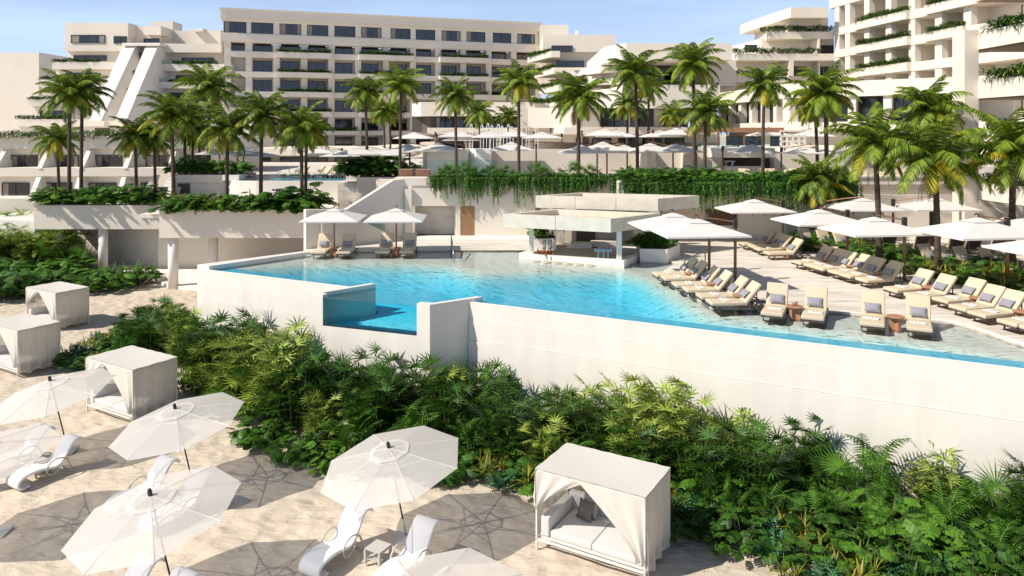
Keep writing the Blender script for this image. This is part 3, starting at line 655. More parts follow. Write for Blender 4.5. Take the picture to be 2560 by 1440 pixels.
# ================================================================== windows
def window(parent, P, w_, h_, n=2, curtain=0, name='window', depth=.12, matrix=None):
    """frame with mullions, its pane and a curtain as sub-parts; P = (x,y,z) lower left corner, matrix orients it"""
    key = (round(w_, 2), round(h_, 2), n, curtain)
    if key not in WIN:
        mb = MB(); f = .09
        mb.box(0, w_, 0, depth, 0, f); mb.box(0, w_, 0, depth, h_-f, h_)
        mb.box(0, f, 0, depth, f, h_-f); mb.box(w_-f, w_, 0, depth, f, h_-f)
        for k in range(1, n): mb.box(w_*k/n-.035, w_*k/n+.035, .02, depth, f, h_-f)
        o = mb.build(name, 'frame', None)
        mb = MB()
        for k in range(n): mb.box(f+(w_-2*f)*k/n, f+(w_-2*f)*(k+1)/n-.001, .07, .09, f, h_-f)
        a = mb.build('pane', 'pane', None); KM = [a.data]
        if curtain:
            mb = MB()
            cw = w_*(.16+.04*curtain)
            mb.box(f, f+cw, .055, .068, f, h_-f)
            if curtain > 1: mb.box(w_-f-cw*.6, w_-f, .055, .068, f, h_-f)
            b = mb.build('curtain', 'curtain', None); KM.append(b.data); bpy.data.objects.remove(b)
        d = o.data; bpy.data.objects.remove(a); bpy.data.objects.remove(o); WIN[key] = (d, KM)
    d, KM = WIN[key]
    o = bpy.data.objects.new(name, d); COL.objects.link(o); o.parent = parent
    mw = Matrix.Translation(P) @ (matrix if matrix is not None else Matrix.Identity(4))
    o.matrix_local = parent.matrix_basis.inverted() @ mw
    for i, k in enumerate(KM):
        c = bpy.data.objects.new('pane' if i == 0 else 'curtain', k); COL.objects.link(c); c.parent = o
    return o
WIN = {}
def fac_mat(fac):           # local x along the wall, local y into it
    return Matrix(((fac.e.x, -fac.n.x, 0, 0), (fac.e.y, -fac.n.y, 0, 0), (0, 0, 1, 0), (0, 0, 0, 1)))
def fwin(parent, fac, s0, s1, z0, z1, d, n=2, curtain=0):
    window(parent, fac.pt(s0, d, z0), s1-s0, z1-z0, n, curtain, matrix=fac_mat(fac))
def wpx(parent, u0, u1, v0, v1, D, n=2, curtain=0):
    q = .15
    window(parent, Vector((X(u0, D), D-.112, Z(v1, D))), round((X(u1, D)-X(u0, D))/q)*q, round((Z(v0, D)-Z(v1, D))/q)*q, n, curtain)
HEDGES = []       # (points along the trough, width, height, label) filled in as the buildings rise

# ================================================================== central hotel block
C0 = Fac(ud(585, 118.6), ud(1240, 132.0))
s = lambda u: C0.hit(u)[0]
hb = empty('hotel_block', (C0.pt(20).x, C0.pt(20).y, 4), 0, 'long eight storey cream hotel block in the centre with rows of dark recessed windows', 'building')
sl_, sr_ = s(552), s(1349)
wins_top = [588, 656, 726, 794, 862, 928, 1001, 1063, 1127, 1189, 1254, 1314]
cs = [s(u) for u in wins_top]
ROOF = 30.6
mb = MB()
C0.box(mb, sl_, sr_, 29.1, 30.35, -9, .75); C0.box(mb, sl_-.2, sr_+.2, 30.35, 30.62, -9, .95)
C0.box(mb, sl_, sr_, 28.98, 29.1, -9, .55)
mb.build('cornice', 'stucco', hb, world=True)
mb = MB()
# top storey wall with real openings
z0, z1 = 26.75, 28.55
C0.box(mb, sl_+.4, sr_, z1, 28.98, -1, .3)
prev = sl_+.4
for c_ in cs:
    C0.box(mb, prev, c_-1.72, z0, z1, -1, .3); prev = c_+1.72
C0.box(mb, prev, sr_, z0, z1, -1, .3); mb.build('top_wall', 'stucco', hb, world=True)
for i, c_ in enumerate(cs): fwin(hb, C0, c_-1.7, c_+1.7, z0, z1, .12, 2, (i*2+1) % 3)
mb = MB(); C0.box(mb, sl_, sr_, 26.58, 26.74, -1, .42); C0.box(mb, sl_, sr_, 25.4, 26.58, -1, .55); C0.box(mb, sl_+.1, sr_, 25.25, 25.4, -1, .45); mb.build('band', 'stucco', hb, world=True)
# recessed storeys: slabs, piers, back wall, windows
tops = [23.85, 20.6, 17.42, 14.2, 11.05, 7.95]
bots = [22.9, 19.7, 16.5, 13.3, 10.3, 7.1]
mb = MB(); C0.box(mb, sl_+.4, sr_, 4, 25.25, -3.2, -1.9); mb.build('back_wall', 'stucco', hb, world=True)
for k in range(6):
    mb = MB(); a_ = sl_+.6 if k == 0 else s(585)+.2; C0.box(mb, a_, sr_, bots[k], tops[k], -1.9, .35); mb.build('slab', 'stucco', hb, world=True)
mid = [(cs[i]+cs[i+1])/2 for i in range(11)]
for i, m_ in enumerate([sl_+1.0]+mid+[sr_-.35]):
    mb = MB(); ceil = 25.25
    for k in range(6):
        C0.box(mb, m_-.5, m_+.5, tops[k], ceil, -1.9, .12); ceil = bots[k]
    C0.box(mb, m_-.5, m_+.5, 4, ceil, -1.9, .12)
    mb.build('pier', 'stucco', hb, world=True)
ceil = 25.25
for k in range(7):
    fl = tops[k] if k < 6 else 4.6
    for i, c_ in enumerate(cs):
        if k > 0 and i == 0: continue
        fwin(hb, C0, c_-1.4, c_+1.4, fl+.05, fl+2.0, -1.78, 2, 0)
    ceil = bots[min(k, 5)]
plans = {0: [(2, 4), (5, 6), (8, 9)], 1: [(2, 3), (5, 6), (8, 9)], 2: [(2, 3), (5, 6), (8, 9)], 3: [(2, 3), (5, 5), (8, 9)], 4: [(2, 3), (4, 4)], 5: []}
plans[0] = [(2, 3), (5, 6), (8, 9)]
for k, L_ in plans.items():
    for a_, b_ in L_:
        s0, s1 = cs[a_]-2.2, cs[b_]+2.3
        mb = MB(); C0.box(mb, s0, s1, bots[k]+.05, tops[k]+.0, .35, 1.35); mb.build('balcony_trough', 'stucco', hb, world=True)
        HEDGES.append((C0.pt(s0+.2, .85, tops[k]), C0.pt(s1-.2, .85, tops[k]), .9, .75, 'green planting along a balcony trough of the central hotel block, %s level, %s run' % (('upper', 'second', 'third', 'fourth', 'fifth')[k], ('left' if a_ < 4 else 'middle' if a_ < 7 else 'right')), 'far'))
# right hand annex boxes of the block
D = 126
mb = MB(); fb(mb, 1350, 1421, 62, 230, D+6, 6); fb(mb, 1357, 1538, 87, 130, D-4, 10); fb(mb, 1383, 1500, 130, 168, D-3, 9); fb(mb, 1395, 1520, 168, 300, D-4, 9)
mb.build('annex_wall', 'stucco', hb, world=True)
mb = MB(); fb(mb, 1440, 1446, 76, 87, D+4, 3); mb.build('stair_head', 'stucco_white', hb, world=True)
for u0, u1, v0, v1 in ((1379, 1431, 115, 130), (1392, 1461, 152, 170), (1420, 1450, 195, 212)):
    wpx(hb, u0, u1, v0, v1, D-4.1, 3, 0)
for k, (v0, v1, ua, ub, uc) in enumerate(((129, 144, 1320, 1377, 1400), (170, 185, 1338, 1384, 1470), (212, 228, 1350, 1395, 1480), (250, 262, 1366, 1405, 1500))):
    Dn = D-10+k*0; mb = MB()
    zt, zb = Z(v0, D-8), Z(v1, D-8)
    mb.prism([(X(ua, D-2), D+1), ud(ub, D-9), ud(uc, D-9), (X(uc, D), D+2)], zb, zt); mb.build('corner_balcony', 'stucco', hb, world=True)
    HEDGES.append((Vector((X(ua+3, D-2), D+.2, zt)), Vector((X(ub, D-8.2), D-8.2, zt)), .8, .8, 'green planting on the slanted corner balcony right of the central block, %s level' % ('topmost', 'second', 'third', 'lowest')[k], 'far'))

# ================================================================== stepped building on the left with two sloping buttresses
D = 122
sb = empty('stepped_building', (X(330, D), D, 4), 0, 'cream stepped hotel wing on the left with two sloping stair buttresses', 'building')
mb = MB(); fb(mb, 161, 320, 57, 128, D-1, 14); mb.build('top_storey', 'stucco', sb, world=True)
mb = MB(); fb(mb, 320, 401, 65, 118, D+1.5, 10); fb(mb, 360, 402, 66, 87, D-.2, 3); fb(mb, 377, 432, 53, 80, D+16, 4); fb(mb, 400, 552, 76, 116, D+6, 10); mb.build('penthouse_wall', 'stucco', sb, world=True)
mb = MB(); fb(mb, 480, 507, 71, 78, D+5, 3); mb.build('roof_light', 'stucco_white', sb, world=True)
wpx(sb, 178, 264, 88, 108, D-1.02, 4, 2); wpx(sb, 285, 317, 91, 109, D-1.02, 2, 0); wpx(sb, 360, 398, 97, 110, D+1.4, 2, 0)
# terraces: (left u, right u, parapet top, parapet bottom, depth)
mb = MB(); fb(mb, 320, 552, 109, 131, D-1.5, 10); mb.build('balcony', 'stucco', sb, world=True)
rows = [(130, 130, 300, 155, 173, D-3.5), (165, 98, 280, 199, 216, D-6), (200, 70, 262, 249, 265, D-8.5), (240, 40, 240, 298, 316, D-11)]
lv = []
for k, (x_, u0, u1, v0, v1, Dk) in enumerate(rows):
    mb = MB(); fb(mb, u0, u1+20, v0, v1, Dk, 14); mb.build('balcony', 'stucco', sb, world=True)
    HEDGES.append((Vector((X(u0+2, Dk+.5), Dk+.5, Z(v0, Dk))), Vector((X((250, 215, 230, 175)[k], Dk+.5), Dk+.5, Z(v0, Dk))), .9, .85, 'green planting on the left balcony of the stepped wing, %s terrace' % ('highest', 'second highest', 'third highest', 'lowest')[k], 'far'))
back = [(170, 310, 128, 156, D), (140, 300, 172, 200, D-2.5), (105, 290, 215, 250, D-5), (80, 280, 264, 299, D-7.5)]
for k, (u0, u1, v0, v1, Dk) in enumerate(back):
    mb = MB(); fb(mb, u0, u1, v0, v1, Dk, 14); mb.build('storey_wall', 'stucco', sb, world=True)
for u0, u1, v0, v1, Dk in ((185, 266, 139, 152, D-.02), (165, 243, 182, 196, D-2.52), (160, 230, 230, 246, D-5.02), (100, 155, 276, 296, D-7.52)): wpx(sb, u0, u1, v0, v1, Dk, 3, 0)
mb = MB(); fb(mb, 28, 640, 298, 345, D-10.5, 20); mb.build('base_storey', 'stucco', sb, world=True)
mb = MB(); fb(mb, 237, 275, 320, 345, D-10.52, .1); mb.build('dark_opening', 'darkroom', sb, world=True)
rows = [(378, 540, 160, 178, D-3.5, 425, 0), (360, 530, 205, 221, D-6, 415, 1), (342, 520, 253, 269, D-8.5, 345, 2)]
for k, (u0, u1, v0, v1, Dk, ph, _) in enumerate(rows):
    mb = MB(); fb(mb, u0, u1+40, v0, v1, Dk, 14); mb.build('balcony', 'stucco', sb, world=True)
    HEDGES.append((Vector((X(ph+6, Dk+.5), Dk+.5, Z(v0, Dk))), Vector((X(545, Dk+.5), Dk+.5, Z(v0, Dk))), .9, .85, 'green planting on the right balcony of the stepped wing, %s terrace' % ('upper', 'middle', 'lower')[k], 'far'))
    w_ = MB(); fb(w_, u0+8, ph, v0-10, v0, Dk+.3, .06); w_.build('glass_rail', 'glass', sb, world=True)
for u0, u1, v0, v1, Dk in ((382, 560, 131, 161, D+.5), (372, 560, 177, 206, D-2), (355, 560, 220, 254, D-4.5), (345, 600, 268, 300, D-7)):
    mb = MB(); fb(mb, u0, u1, v0, v1, Dk, 12); mb.build('storey_wall', 'stucco', sb, world=True)
for u0, u1, v0, v1, Dk in ((455, 534, 145, 158, D+.4), (440, 522, 187, 202, D-2.1), (423, 500, 231, 248, D-4.6), (420, 520, 275, 296, D-7.1)): wpx(sb, u0, u1, v0, v1, Dk, 3, 0)
# sloping buttresses: outlines in (x, z) swept back in depth
def buttress(ut0, ut1, ub0, ub1, vt, vb):
    Dt, Db = D-3, D-19
    P = [A(ut0, vt, Dt), A(ut1, vt, Dt), A(ub1, vb, Db), A(ub0, vb, Db)]
    mb = MB(); w1 = [p+Vector((0, 14, 0)) for p in P[:2]]; lo = [Vector((P[3].x, P[3].y+24, P[3].z)), Vector((P[2].x, P[2].y+24, P[2].z))]
    mb.add([P[0], P[1], P[2], P[3], w1[0], w1[1], lo[1], lo[0]], [(0, 3, 2, 1), (0, 1, 5, 4), (1, 2, 6, 5), (0, 4, 7, 3), (2, 3, 7, 6), (4, 5, 6, 7)])
    mb.build('buttress', 'stucco_white', sb, world=True)
buttress(309, 340, 222, 252, 112, 302); buttress(366, 396, 287, 315, 112, 302)
mb = MB(); fb(mb, 305, 400, 107, 114, D-4, 6); mb.build('stair_head', 'stucco_white', sb, world=True)
for k, (u0, u1, v0, v1) in enumerate(((335, 366, 131, 172), (315, 350, 176, 218), (293, 330, 221, 266), (272, 308, 270, 298))):
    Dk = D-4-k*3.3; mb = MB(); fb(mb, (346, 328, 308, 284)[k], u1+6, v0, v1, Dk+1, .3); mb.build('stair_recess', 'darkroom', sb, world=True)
    mb = MB(); fb(mb, u0-8, u1+4, v1, v1+3, Dk-1, 5); mb.build('stair_landing', 'stucco', sb, world=True)
# far blank block at the left edge
fbk = empty('blank_building', (X(40, 150), 150, 4), 0, 'plain windowless pale building far away at the left edge', 'building')
mb = MB(); fb(mb, -200, 97, 131, 350, 150, 20); mb.build('wall', 'stucco', fbk, world=True)
mb = MB(); mb.prism([ud(97.5, 150.5), ud(135, 160), (X(135, 160), 170), (X(97.5, 150.5), 169)], Z(174, 152), Z(134, 152)); mb.build('annex', 'concrete', fbk, world=True)

# ================================================================== low row of rooms, lower left
D = 78.0
lr = empty('room_row', (X(200, D), D, 4), 0, 'low two storey row of cream rooms with sloping fin walls and wide dark windows', 'building')
mb = MB(); fb(mb, -60, 590, 343, 372, D-3.6, 12); mb.build('roof_parapet', 'stucco', lr, world=True)
mb = MB(); fb(mb, -60, 600, 372, 424, D-3.0, 6); fb(mb, -60, 425, 438, 497, D-4.6, 9); mb.build('back_wall', 'stucco', lr, world=True)
mb = MB(); fb(mb, -60, 440, 420, 441, D-5.4, 9); mb.build('mid_parapet', 'stucco', lr, world=True)
mb = MB(); fb(mb, -60, 300, 495, 500, D-7.2, 8); mb.build('base', 'stucco', lr, world=True)
for (ut, ub, vt, vb_) in ((8, -22, 372, 421), (115, 92, 372, 421), (218, 196, 374, 421), (324, 306, 374, 421), (430, 418, 376, 421), (92, 70, 441, 496), (194, 180, 441, 496), (304, 290, 441, 495)):
    Dt, Db = (D-3.5, D-5.5) if vt < 400 else (D-5.3, D-7.2)
    mb = MB(); wv = .45
    P = [A(ut, vt, Dt), A(ut, vt, Dt)+Vector((wv, 0, 0)), A(ub, vb_, Db)+Vector((wv, 0, 0)), A(ub, vb_, Db)]
    P2_x = [A(ut, vt, Dt).x, A(ut, vt, Dt).x+wv, A(ub, vb_, Db).x+wv, A(ub, vb_, Db).x]
    bk = [Vector((P[(0, 1, 2, 3)[i]].x*0+P2_x[i], D-2.9 if vt < 400 else D-4.4, p.z)) for i, p in enumerate(P)]
    P2 = [Vector((A(ut, vt, Dt).x, Dt, P[0].z)), Vector((A(ut, vt, Dt).x+wv, Dt, P[0].z)), Vector((A(ub, vb_, Db).x+wv, Db, P[2].z)), Vector((A(ub, vb_, Db).x, Db, P[2].z))]
    mb.add(P2+bk, [(0, 3, 2, 1), (0, 1, 5, 4), (1, 2, 6, 5), (0, 4, 7, 3), (2, 3, 7, 6), (4, 5, 6, 7)]); mb.build('fin_wall', 'stucco_white', lr, world=True)
for i, (u0, u1) in enumerate(((28, 96), (135, 198), (240, 306), (365, 432), (462, 522))): wpx(lr, u0, u1, 386, 421, D-3.02, 2, 1+(i % 2))
for i, (u0, u1) in enumerate(((6, 75), (113, 181), (224, 291), (353, 372))): wpx(lr, u0, u1, 458, 494, D-4.62, 2, 1)
HEDGES.append((Vector((X(-60, D-3.6), D-3.6, Z(343, D-4.2))), Vector((X(330, D-3.6), D-3.6, Z(343, D-4.2))), 1.2, 1.0, 'long green planting on the roof edge of the low row of rooms', 'mid'))
HEDGES.append((Vector((X(330, D-3.6), D-3.6, Z(343, D-4.2))), Vector((X(590, D-3.6), D-3.6, Z(343, D-4.2))), 1.2, .8, 'green planting on the roof edge right of the two sloping buttresses', 'mid'))
# ground floor arcade behind the left pool
D = 100
ar = empty('ground_floor_wing', (X(760, D), D, TZ1), 0, 'cream ground floor wing with dark glass doors behind the left pool terrace', 'building')
mb = MB(); fb(mb, 600, 905, 372, 389, D-2, 20); fb(mb, 880, 1010, 371, 392, D-16, 26); mb.build('slab', 'stucco', ar, world=True)
mb = MB(); fb(mb, 600, 905, 389, 425, D+.5, 4); fb(mb, 885, 960, 391, 425, D-14, 8); mb.build('wall', 'stucco', ar, world=True)
for i, (u0, u1) in enumerate(((590, 612), (630, 678), (700, 752), (770, 820), (838, 880))): wpx(ar, u0, u1, 392, 421, D+.45, 2, 0)

# ================================================================== lobby podium, right of centre
pd = empty('lobby_building', (X(1400, 90), 90, TZ2), 0, 'broad cream lobby building with deep stone bands and tall dark glass behind the umbrellas', 'building')
def band(parent, pts, v0, v1, ref, back, m_='stucco', name='band'):
    """front line of (u, D) points; heights read at the ref point; runs back to depth back"""
    P = [ud(*p_) for p_ in pts]; P += [(P[-1][0]*1.02, back), (P[0][0], back)]
    mb = MB(); mb.prism(P, Z(v1, ref), Z(v0, ref)); return mb.build(name, m_, parent, world=True)
band(pd, [(1030, 96), (1052, 90), (1375, 90), (1450, 80)], 255, 290, 90, 112)
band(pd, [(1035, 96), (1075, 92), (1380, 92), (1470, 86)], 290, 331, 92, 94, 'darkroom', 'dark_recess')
band(pd, [(1068, 88), (1320, 88), (1410, 76), (1560, 76), (1800, 76)], 318, 336, 76, 100)
band(pd, [(1090, 90), (1320, 90), (1420, 80), (1800, 80)], 336, 356, 80, 100, 'stucco', 'lower_soffit')
band(pd, [(1050, 90), (1800, 90)], 356, 384, 90, 96, 'stucco', 'lower_wall')
band(pd, [(1300, 80), (1320, 80), (1440, 78), (1560, 80), (1700, 88)], 270, 320, 80, 92, 'stucco', 'upper_wall')
band(pd, [(1440, 100), (1520, 92), (1560, 84), (1800, 84)], 212, 271, 84, 108)
band(pd, [(1510, 96), (1565, 92), (1830, 92)], 108, 150, 92, 118)
band(pd, [(1480, 106), (1540, 100), (1840, 100)], 150, 215, 100, 118, 'stucco', 'upper_wall')
band(pd, [(1430, 108), (1500, 99), (1575, 99)], 166, 181, 99, 106, 'stucco_white'); band(pd, [(1420, 106), (1490, 97), (1580, 97)], 196, 211, 97, 104, 'stucco_white')
for u0, u1 in ((1588, 1640), (1643, 1697), (1712, 1760)): wpx(pd, u0, u1, 153, 206, 99.9, 2, 0)
HEDGES.append((Vector((X(1600, 84.6), 84.6, Z(213, 84))), Vector((X(1760, 84.6), 84.6, Z(213, 84))), .8, .8, 'short green planting on the stone band behind the very tall palms', 'far'))
HEDGES.append((Vector((X(1330, 90.5), 90.5, Z(256, 90))), Vector((X(1440, 84), 82, Z(256, 84))), .8, .7, 'short green planting where the lobby band turns, behind the wide palm', 'far'))
for i in range(6): wpx(pd, 1089+i*48, 1089+i*48+43, 291, 331, 91.9, 2, 1 if i in (0,) else 0)
for u0, u1 in ((1375, 1432), (1438, 1490)): wpx(pd, u0, u1, 292, 331, 79.9, 3, 0)
for u0, u1 in ((1500, 1570), (1575, 1636)): wpx(pd, u0, u1, 273, 317, 79.0, 3, 0)
for u0, u1 in ((1656, 1720), (1725, 1790)): wpx(pd, u0, u1, 275, 318, 83.0, 2, 0)
for u0, u1 in ((1440, 1470), (1480, 1530), (1545, 1595), (1605, 1655), (1662, 1712), (1095, 1160), (1180, 1240), (1255, 1310)): wpx(pd, u0, u1, 346, 376, 79.8 if u0 > 1400 else 89.8, 2, 0)
for u0, u1, v0, v1 in ((1635, 1690, 150, 215), (1660, 1700, 180, 212)): wpx(pd, u0, u1, v0, v1, 99.8, 1, 0)
# right arm of the podium coming towards the viewer
RA = Fac(ud(1795, 92), ud(1965, 74)); RB = Fac(ud(1965, 74), ud(2415, 64))
def rband(z0, z1, d0, d1, name='band', m_='stucco', which=(1, 1)):
    mb = MB()
    if which[0]: RA.box(mb, -1, RA.len, z0, z1, d0, d1)
    if which[1]: RB.box(mb, 0, RB.len+3, z0, z1, d0, d1)
    mb.build(name, m_, pd, world=True)
rband(14.3, 15.75, -4, .0); rband(11.0, 11.9, -4, .1, 'lower_band')
rband(11.9, 14.3, -4.2, -3.6, 'back_wall')
for F_, cnt in ((RA, 6), (RB, 5)):
    for i in range(cnt):
        a_ = F_.len*(i+.08)/cnt; b_ = F_.len*(i+.86)/cnt
        fwin(pd, F_, round(a_, 1), round(a_, 1)+round(b_-a_, 1), 11.95, 14.25, -1.0, 3 if F_ is RB else 2, 1 if i == 1 else 0)
    for i in range(cnt+1):
        a_ = F_.len*(i-.03)/cnt; mb = MB(); F_.box(mb, a_-.35, a_+.35, 11.9, 14.3, -1.6, -.3); mb.build('pier', 'stucco', pd, world=True)
mb = MB(); RB.box(mb, 0, RB.len, 4.4, 11.0, -4, -1.2); RA.box(mb, 0, RA.len, 4.4, 11.0, -4, -1.4); mb.build('ground_wall', 'stucco', pd, world=True)
for u0, u1 in ((1815, 1860), (1862, 1905), (1925, 1950)): wpx(pd, u0, u1, 340, 366, 74.0, 2, 0)

# ================================================================== stepped corner wing between lobby and right tower
D = 106
cw = empty('corner_wing', (X(1950, D), D, 12), 0, 'cream stepped corner wing with three long planted balconies left of the tall right block', 'building')
def cband(pts, v0, v1, ref, back, name='balcony', m_='stucco'): return band(cw, pts, v0, v1, ref, back, m_, name)
cband([(1870, 118), (1977, 104), (2070, 104)], 18, 44, 104, 122, 'roof_block'); cband([(1930, 125), (1962, 121), (2000, 121)], 24, 40, 121, 126, 'roof_house')
cband([(1975, 106.5), (2070, 106.5)], 44, 80, 106.5, 122, 'storey_wall')
cband([(1898, 114), (1921, 106), (2085, 106)], 79, 97, 106, 122)
cband([(1828, 118), (1903, 108.5), (2085, 108.5)], 97, 135, 108.5, 122, 'storey_wall')
cband([(1790, 117), (1843, 104), (2085, 104)], 134, 151, 104, 122)
cband([(1810, 116), (1838, 107), (2085, 107)], 151, 190, 107, 122, 'storey_wall')
cband([(1770, 108), (1786, 102), (1972, 102)], 190, 206, 102, 120)
cband([(1790, 106), (1975, 106), (2085, 106)], 190, 246, 106, 120, 'storey_wall')
for v0, v1, u0, u1, Dk in ((97, 134, 2046, 2050, 105), (151, 190, 1973, 1984, 104), (151, 190, 2046, 2050, 105)):
    mb = MB(); fb(mb, u0, u1, v0, v1, Dk, 3); mb.build('pier', 'stucco', cw, world=True)
for u0, u1, v0, v1, Dk, n_ in ((2052, 2082, 113, 134, 108.4, 2), (1985, 2017, 167, 190, 106.9, 2), (2040, 2075, 167, 190, 106.9, 2), (1935, 1960, 63, 72, 106.4, 1), (1862, 1892, 113, 130, 108.4, 2), (1805, 1824, 166, 178, 106.9, 1)): wpx(cw, u0, u1, v0, v1, Dk, n_, 0)
for k, (u0, u1, v, Dk) in enumerate(((1902, 2083, 79, 106.4), (1830, 2050, 134, 104.5), (1780, 1970, 190, 102.5))):
    HEDGES.append((Vector((X(u0, Dk), Dk, Z(v, Dk))), Vector((X(u1, Dk), Dk, Z(v, Dk))), 1.0, 1.2, 'long green planting on the %s balcony of the corner wing beside the tall block' % ('top', 'middle', 'bottom')[k], 'far'))

# ================================================================== tall right block, a balcony grid running away from the viewer
T = Fac(ud(2085, 105.9), ud(2403, 82)); t = lambda u: T.hit(u)[0]
tb = empty('balcony_block', (T.pt(10).x, T.pt(10).y, 10), 0, 'tall cream block on the right with a grid of deep balconies and planted troughs', 'building')
Lt = T.len+16
def tz(u, v): return T.hit(u, v)[1]
zb = [tz(2283, 46.7), tz(2283, 112), tz(2283, 177.5)]      # undersides of three bands
step = (zb[0]-zb[2])/2
und = [zb[0]+step*1.28, zb[0], zb[1], zb[2], zb[2]-step, zb[2]-2*step]
bh = 1.05
for k, z_ in enumerate(und):
    mb = MB(); T.box(mb, -.0 if k else -1.2, Lt, z_, z_+(bh if k else 1.25), -2.9, .0); mb.build('balcony_band', 'stucco', tb, world=True)
mb = MB(); T.box(mb, -1.2, Lt, und[0]+1.25+1.9, und[0]+5.2, -6, .1); T.box(mb, -1.2, Lt, und[0]+1.25, und[0]+3.2, -6, -1.2); mb.build('top_storey', 'stucco', tb, world=True)
piers = [2089, 2115, 2163, 2217, 2275, 2341, 2413]
pt_ = [t(u) for u in piers]+[t(2413)+8]
mb = MB(); T.box(mb, 0, Lt, 4, und[0], -3.4, -2.9); mb.build('back_wall', 'stucco', tb, world=True)
for i, a_ in enumerate(pt_):
    mb = MB()
    for k in range(5): T.box(mb, a_-.35, a_+.75, und[k+1]+bh, und[k], -.9, -.08); T.box(mb, a_+.1, a_+.35, und[k+1]+bh, und[k], -2.9, -.9)
    mb.build('party_pier', 'stucco', tb, world=True)
for i in range(len(pt_)-1):
    w_ = pt_[i+1]-pt_[i]
    for k in range(5):
        a_ = pt_[i]+w_*.55; fwin(tb, T, a_, a_+1.3, und[k+1]+bh, und[k]-.45, -2.84, 1, 0)
for i in range(5):
    fwin(tb, T, pt_[i]+.6, pt_[i]+3.6, und[0]+1.3, und[0]+3.1, -1.15, 2, 0)
for k, (u0, u1, bi, ww) in enumerate(((2145, 2273, 1, 'upper left'), (2145, 2275, 2, 'middle left'), (2146, 2275, 3, 'lower left'), (2323, 2470, 1, 'upper right'), (2322, 2413, 2, 'lower right'), (2330, 2400, 0, 'topmost'))):
    z_ = und[bi]+(bh if bi else 1.25); a_, b_ = t(u0), t(u1)
    mb = MB(); T.box(mb, a_-.2, b_+.2, und[bi]+.06, z_+.06, .0, .55); mb.build('planted_trough', 'stucco', tb, world=True)
    HEDGES.append((T.pt(a_, .2, z_+.06), T.pt(b_, .2, z_+.06), .8, 1.0, 'green planting in the %s trough of the tall balcony block on the right' % ww, 'mid'))

# ================================================================== near tower at the right edge
N = Fac((27.15, 43), (26.75, 30)); nb_ = empty('near_tower', (27, 43, DZ), 0, 'near cream tower at the right edge with planted terraces and timber soffits', 'building')
mb = MB(); mb.box(26.3, 27.12, 43, 44.2, DZ-.2, Z(75, 43)); mb.build('corner_pillar', 'stucco', nb_, world=True)
for k, (zt, zb_) in enumerate(((16.75, 15.75), (13.95, 12.9), (11.0, 10.0), (8.05, 7.05))):
    mb = MB(); mb.prism([(27.1, 44.19), (27.1, 20), (40, 20), (40, 44.19)], zb_, zt); mb.build('terrace_slab', 'stucco', nb_, world=True)
    mb = MB(); mb.prism([(27.3, 43.9), (27.3, 21), (39, 21), (39, 43.9)], zb_-.06, zb_-.004); mb.build('soffit', 'brick', nb_, world=True)
    HEDGES.append((Vector((27.45, 42.6, zt)), Vector((27.15, 33, zt)), .8, .95, 'green planting on the %s terrace of the near tower at the right edge' % ('top', 'second', 'third', 'lowest')[k], 'mid'))
mb = MB(); mb.prism([(27.9, 44), (27.9, 20), (40, 20), (40, 44)], 18.7, 20.2); mb.build('roof_slab', 'stucco', nb_, world=True)
mb = MB(); mb.prism([(27.5, 43.8), (27.5, 20), (39, 20), (39, 43.8)], 18.62, 18.696); mb.build('soffit', 'brick', nb_, world=True)
mb = MB(); mb.box(29.6, 30.2, 24, 40, DZ, 18.6); mb.build('inner_wall', 'stucco', nb_, world=True)
for z_ in (DZ+.1, 8.1, 11.1, 14.0): window(nb_, Vector((29.45, 39, z_)), 4.5, 2.1, 2, 1, matrix=Matrix.Rotation(R(-90), 4, 'Z'))
# curved white slide-like wall
mb = MB(); D = 41.0
pts = [(X(2400, D), DZ), (X(2400, D), Z(577, D))]
for i in range(13):
    f_ = i/12; pts.append((X(2440+f_*85, D), Z(577, D)+(Z(545, D)-Z(577, D))*(f_*f_*(3-2*f_))))
pts += [(X(2640, D), Z(545, D)), (X(2640, D), DZ)]
mb.fprism(pts, D, .3); tag(mb.build('curved_wall', 'stucco_white'), 'smooth white garden wall rising in a curve at the right edge', 'wall')
# ================================================================== left pool terrace details
lp = empty('terrace_pool', (X(740, 61), 61, TZ1), 0, 'upper left terrace pool held by a bright white curved wall with clear panels', 'pool')
front = [ud(553, 64), ud(562, 61.5), ud(590, 60), ud(640, 59.6), ud(800, 59.6), ud(888, 59.8)]
bk_ = [(p[0]+.0, p[1]+.35) for p in front]
mb = MB()
for i in range(len(front)-1):
    mb.prism([front[i], front[i+1], bk_[i+1], bk_[i]], 1, Z(452.5, 60)+.02)
mb.build('wall', 'stucco_white', lp, world=True)
mb = MB(); mb.prism([(p[0], p[1]+.36) for p in front[2:]]+[(X(888, 62), 66), (X(800, 66), 68.5), (X(690, 68), 68), (X(600, 66), 63)], TZ1-.3, TZ1-.06); mb.build('water', 'water', lp, world=True)
mb = MB(); mb.prism([(p[0], p[1]+.36) for p in front[2:]]+[(X(888, 62), 66), (X(800, 66), 68.5), (X(690, 68), 68), (X(600, 66), 63)], TZ1-.11, TZ1-.10); mb.build('basin', 'bluetile', lp, world=True)
for u0, u1 in ((852, 890),):
    mb = MB(); fb(mb, u0, u1, 458, 504, 59.0, .05); mb.build('glass_panel', 'glass', lp, world=True)
mb = MB(); mb.smooth = True; a_ = A(685, 452, 62); b_ = A(723, 450, 62)
mb.tube([a_, a_+Vector((0, 0, .45)), Vector((b_.x-.2, b_.y, b_.z+.95)), b_+Vector((0, 0, .9)), b_], .025, 6); tag(mb.build('pool_handrail', 'steel'), 'thin steel handrail arching over the upper left terrace pool', 'handrail')
